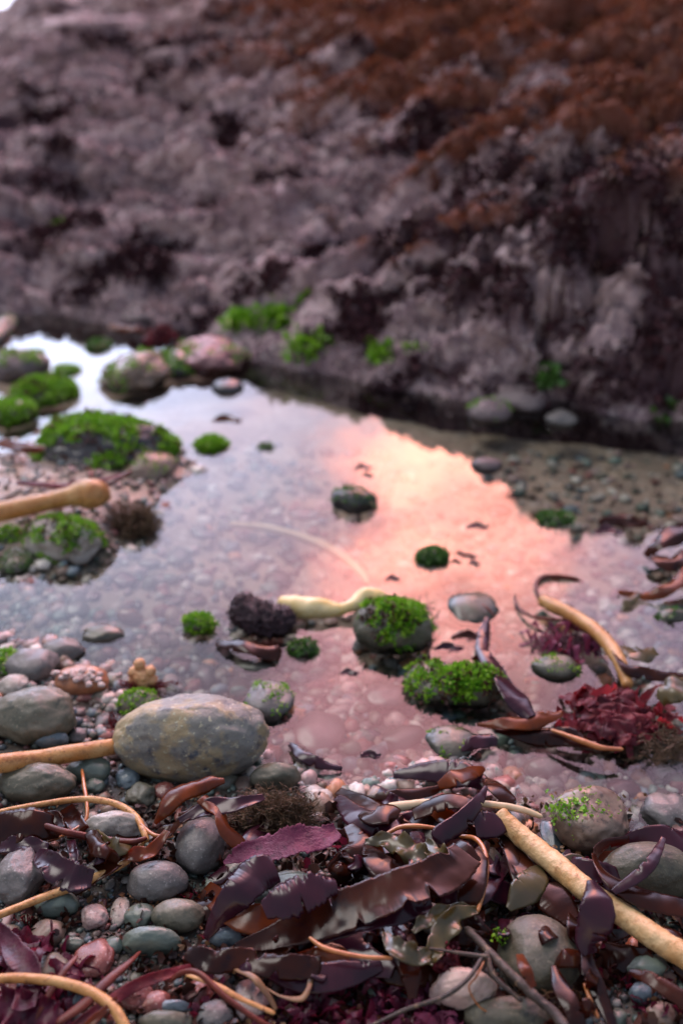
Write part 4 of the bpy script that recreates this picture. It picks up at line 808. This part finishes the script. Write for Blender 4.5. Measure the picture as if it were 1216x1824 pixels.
def fronds(px,py,wp,hp,n,L,wd,m,lab,seed=1,h=.02,k=9):
    p0 = at(px,py,0,dry=True); q = mpp(p0); r = np.random.default_rng(seed); VV = []; FF = []; c0 = 0
    for _ in range(n):
        a = r.uniform(0,6.28); rr_ = math.sqrt(r.random()); p = p0+np.array([math.cos(a)*rr_*wp/2*q, math.sin(a)*rr_*hp/2*q*1.2, r.uniform(.002,h)*(1.15-rr_)])
        d = a+r.uniform(-1,1); D = np.array([math.cos(d),math.sin(d),0]); S0 = np.array([-D[1],D[0],0]); l = L*r.uniform(.5,1.3); w_ = wd*r.uniform(.5,1.3); ph = r.uniform(0,6.28); cv = r.uniform(-.9,.9); ro = r.uniform(-1.1,1.1)
        t_ = np.linspace(0,1,k)[:,None]; w1 = w_*(.35+.9*np.sin(t_*2.6+.2))
        ctr = p+D*l*t_+S0*cv*l*t_**2+np.array([0,0,1])*(h*.5*np.sin(t_*5+ph)-.3*h*t_)
        Sd = S0*math.cos(ro)+np.array([0,0,1])*math.sin(ro)
        for sj,e in ((-1,ph),(-.4,0),(.3,2),(1,ph+2)):
            VV.append(ctr+Sd*sj*w1+np.array([0,0,1])*abs(sj)*w_*.55*np.sin(t_*14+e))
        i = np.arange(k-1)[:,None]; 
        for j in range(3): FF.append(np.stack([c0+j*k+i, c0+(j+1)*k+i, c0+(j+1)*k+i+1, c0+j*k+i+1],-1).reshape(-1,4))
        c0 += 4*k
    V = np.vstack(VV); g = ground_np(V[:,0],V[:,1]); V[:,2] = np.maximum(V[:,2], np.maximum(g,0)+.0015)
    o = mk('frilly_seaweed',V,np.vstack(FF),m); return tagit(o,lab,'seaweed')
fronds(640,1795,250,110,230,.030,.0045,KW,'frilly wine purple seaweed mass at the bottom centre',8)
fronds(560,1845,150,60,90,.028,.004,KW,'smaller frilly wine purple mass cut by the bottom edge',9)
fronds(730,1840,140,60,80,.028,.0045,KM,'magenta frilly mass at the bottom edge right of centre',10)
fronds(35,1775,170,130,120,.034,.006,KW,'frilly dark wine weed behind the curved stipe at the bottom left',11)
fronds(1095,1278,170,90,40,.036,.006,KC,'loose crimson fronds spread under the crumpled crimson sheet',13,h=.03)
fronds(1010,1145,110,60,70,.022,.003,KM,'purple frilly weed spreading round the foot of the curved tan stipe',12,h=.025)
pc = at(790,1755,0); crumple(pc+np.array([0,0,.030]),.012,.014,.014,KC,'small crimson frond on the left end of the pinkish white stone',seed=11,fr=3,n=50)
pc = onz(290,612,.03); crumple(pc,.035,.03,.03,KC,'small red weed patch on top of the dark rock across the pool',seed=13,n=50)
# dark sponge and orange sponge: lobed lumps
def lobes(px,py,items,m,lab,name,cat,zabs=None,bumpy=.10,fr=5):
    VV=[];FF=[];k0=0; p0 = at(px,py,0) if zabs is None else onz(px,py,zabs); q = mpp(p0)
    for (dx,dy,dz,r) in items:
        v,f = ico(4); v = v*r*q; nm = v/np.linalg.norm(v,axis=1)[:,None]; c0 = p0+np.array([dx*q,dy*q,dz*q]); v = v+nm*(r*q*bumpy*(np.abs(vn((v/(r*q))*fr+dx,3))*2-.5))[:,None]
        VV.append(v+c0); FF.append(f+k0); k0+=len(v)
    return tagit(mk(name,np.vstack(VV),np.vstack(FF),m),lab,cat)
lobes(465,1112,[(-26,10,18,28),(-8,0,16,30),(14,-4,12,30),(32,-6,10,26),(-30,14,32,20),(44,0,12,16)],SPG,'lumpy near black sponge standing in the pool left of the yellow float','sponge','sponge',zabs=0.0,bumpy=.30,fr=7)
lobes(255,1215,[(0,0,12,17),(-14,4,18,11),(13,2,22,11),(-4,6,36,10),(14,-2,6,12),(-16,2,4,10),(2,-8,4,12)],OSP,'orange knobbly sponge in crimson weed behind the large boulder','orange_sponge','sponge',zabs=.006,bumpy=.12)
# bright green weed on the round brown stone
p = at(1022,1446,.040); r2 = np.random.default_rng(5); P = np.vstack([p+r2.normal(size=(900,3))*np.array([.011,.007,.006]), p+np.array([.018,-.008,-.002])+r2.normal(size=(420,3))*np.array([.007,.005,.006]), p+np.array([-.004,-.012,-.014])+r2.normal(size=(300,3))*np.array([.005,.004,.007])])
V,Fc = leafcloud(P,np.tile([0,-.6,.7],(len(P),1)),.0034,3,.4); tagit(mk('algae_patch',V,Fc,GA),'bright green algae clinging to the left shoulder of the round brown stone','algae')
p = at(890,1668,.03); P = p+r2.normal(size=(60,3))*.003; V,Fc = leafcloud(P,np.tile([0,-.5,.8],(60,1)),.0028,3,.6); tagit(mk('algae_patch',V,Fc,GA),'tiny green algae speck left of the big round olive stone','algae')

# ------------------------------------------------------------------ filler pebbles (things) and gravel (stuff)
kinds = ['grey','olive','green','blue','red','brown','pale','pink','black','orange']
PR = np.array([.16,.10,.15,.13,.19,.11,.07,.05,.03,.01]); PR /= PR.sum()
PRW = np.array([.07,.10,.10,.08,.10,.15,.22,.17,.0,.04]); PRW /= PRW.sum()
r_ = np.random.default_rng(77)
def where(x,y):
    b = min(LAND,key=lambda l:(l[0]-x)**2+(l[1]-y)**2); dx,dy = x-b[0],y-b[1]
    d = math.hypot(dx,dy); a = 'touching' if d < .035 else ('close to' if d < .07 else 'some way from')
    side = ('the right of' if dx > 0 else 'the left of') if abs(dx) > abs(dy) else ('the far side of' if dy > 0 else 'the near side of')
    return ('just ' if d < .07 else '')+{'the right of':'right of','the left of':'left of','the far side of':'behind','the near side of':'in front of'}[side]+' '+b[2]
SPX = np.array(SPOTS).tolist()
def scatter(region, n, rlo, rhi, probs, wet, tries=6000):
    got = 0
    for _ in range(tries):
        if got >= n: break
        px,py = region(); p = at(px,py,0); rad = rlo+(rhi-rlo)*r_.random()**1.8*(1.0 if not wet else 1.2)
        if any((p[0]-q[0])**2+(p[1]-q[1])**2 < (rad*.86+q[2])**2 for q in SPX): continue
        k = kinds[r_.choice(len(kinds),p=probs)]; a = rad*r_.uniform(.85,1.25); b = rad*r_.uniform(.65,1.0); c = rad*r_.uniform(.4,.7)*(0.7 if wet else 1)
        SEED[0]+=1; V,Fc = stone_verts(3,(a,b,c),SEED[0],.15,9,.74); V = rotz(V,r_.uniform(0,3.14))+p+np.array([0,0,c*.45])
        size = 'tiny' if rad < .0075 else ('small' if rad < .013 else 'medium')
        tagit(mk('pebble',V,Fc,ST[k]),f"{size} {WORD[k]} {'submerged' if wet else 'wet'} pebble {where(p[0],p[1])}",'pebble','pebbles on the pool bed' if wet else 'pebbles on the shore in front of the pool')
        SPX.append((p[0],p[1],rad)); got += 1
def reg_near(): return r_.uniform(-10,1226), r_.uniform(1380,1830)
def reg_left(): return r_.uniform(-10,300), r_.uniform(1360,1830)
def reg_bed(): return r_.uniform(440,800), r_.uniform(1170,1370)
def reg_bed2(): return r_.uniform(-10,420), r_.uniform(990,1240)
def reg_bed3(): return r_.uniform(860,1226), r_.uniform(1330,1480)
def reg_bed4(): return r_.uniform(300,900), r_.uniform(900,1170)
scatter(reg_left,42,.006,.017,PR,False); scatter(reg_near,62,.005,.015,PR,False)
scatter(reg_bed,30,.010,.030,PRW,True); scatter(reg_bed2,44,.007,.020,PRW,True); scatter(reg_bed3,24,.007,.016,PRW,True); scatter(reg_bed4,24,.010,.030,PRW,True)
BASEC = dict(grey=(.10,.095,.09),olive=(.10,.095,.07),green=(.11,.15,.125),blue=(.12,.155,.17),red=(.17,.06,.05),brown=(.17,.115,.085),pale=(.36,.33,.29),pink=(.32,.22,.2),black=(.04,.04,.04),orange=(.38,.17,.09))
def gravel(name,n,box,rlo,rhi,probs,seed,cond,boost=1.0):
    r = np.random.default_rng(seed); iv,fc = ico(2); nvv = len(iv)
    px = r.uniform(box[0],box[1],n*2); py = r.uniform(box[2],box[3],n*2); pts = np.array([onz(a,b,0)[:2] for a,b in zip(px,py)])
    z = ground_np(pts[:,0],pts[:,1]); ok = cond(pts[:,0],pts[:,1],z); pts = pts[ok][:n]; z = z[ok][:n]; n = len(pts)
    rad = rlo+(rhi-rlo)*r.random(n)**2.2
    sc3 = np.stack([rad*r.uniform(.8,1.3,n),rad*r.uniform(.7,1.1,n),rad*r.uniform(.5,.8,n)],1); an = r.uniform(0,3.14,n)
    v = iv[None]*(1+.14*r.normal(size=(8,nvv,1)))[r.integers(0,8,n)]; v = v*sc3[:,None]
    x = v[...,0]*np.cos(an)[:,None]-v[...,1]*np.sin(an)[:,None]; y = v[...,0]*np.sin(an)[:,None]+v[...,1]*np.cos(an)[:,None]
    V = np.stack([x+pts[:,0:1],y+pts[:,1:2],v[...,2]+(z+rad*.25)[:,None]],-1).reshape(-1,3)
    Fc = (fc[None]+np.arange(n)[:,None,None]*nvv).reshape(-1,3)
    kk = r.choice(len(kinds),n,p=probs); col = np.array([BASEC[k] for k in kinds])[kk]*r.uniform(.6,1.35,(n,1))*boost; col = np.repeat(col,nvv,0)
    tagit(mk(name,V,Fc,ATT,col=col),kind='stuff')
gravel('gravel',7500,(-60,1280,1330,1900),.0013,.0050,PR,1,lambda x,y,z: z > -.02,.8)
gravel('shore_gravel',3200,(-260,420,760,1340),.002,.0085,PRW,4,lambda x,y,z: z > -.012,1.0)
gravel('pool_bed_gravel',5200,(-200,1400,760,1480),.003,.014,PRW,2,lambda x,y,z: (z < .004),1.5)
for o in bpy.data.objects:
    if '_o' in o: del o['_o']
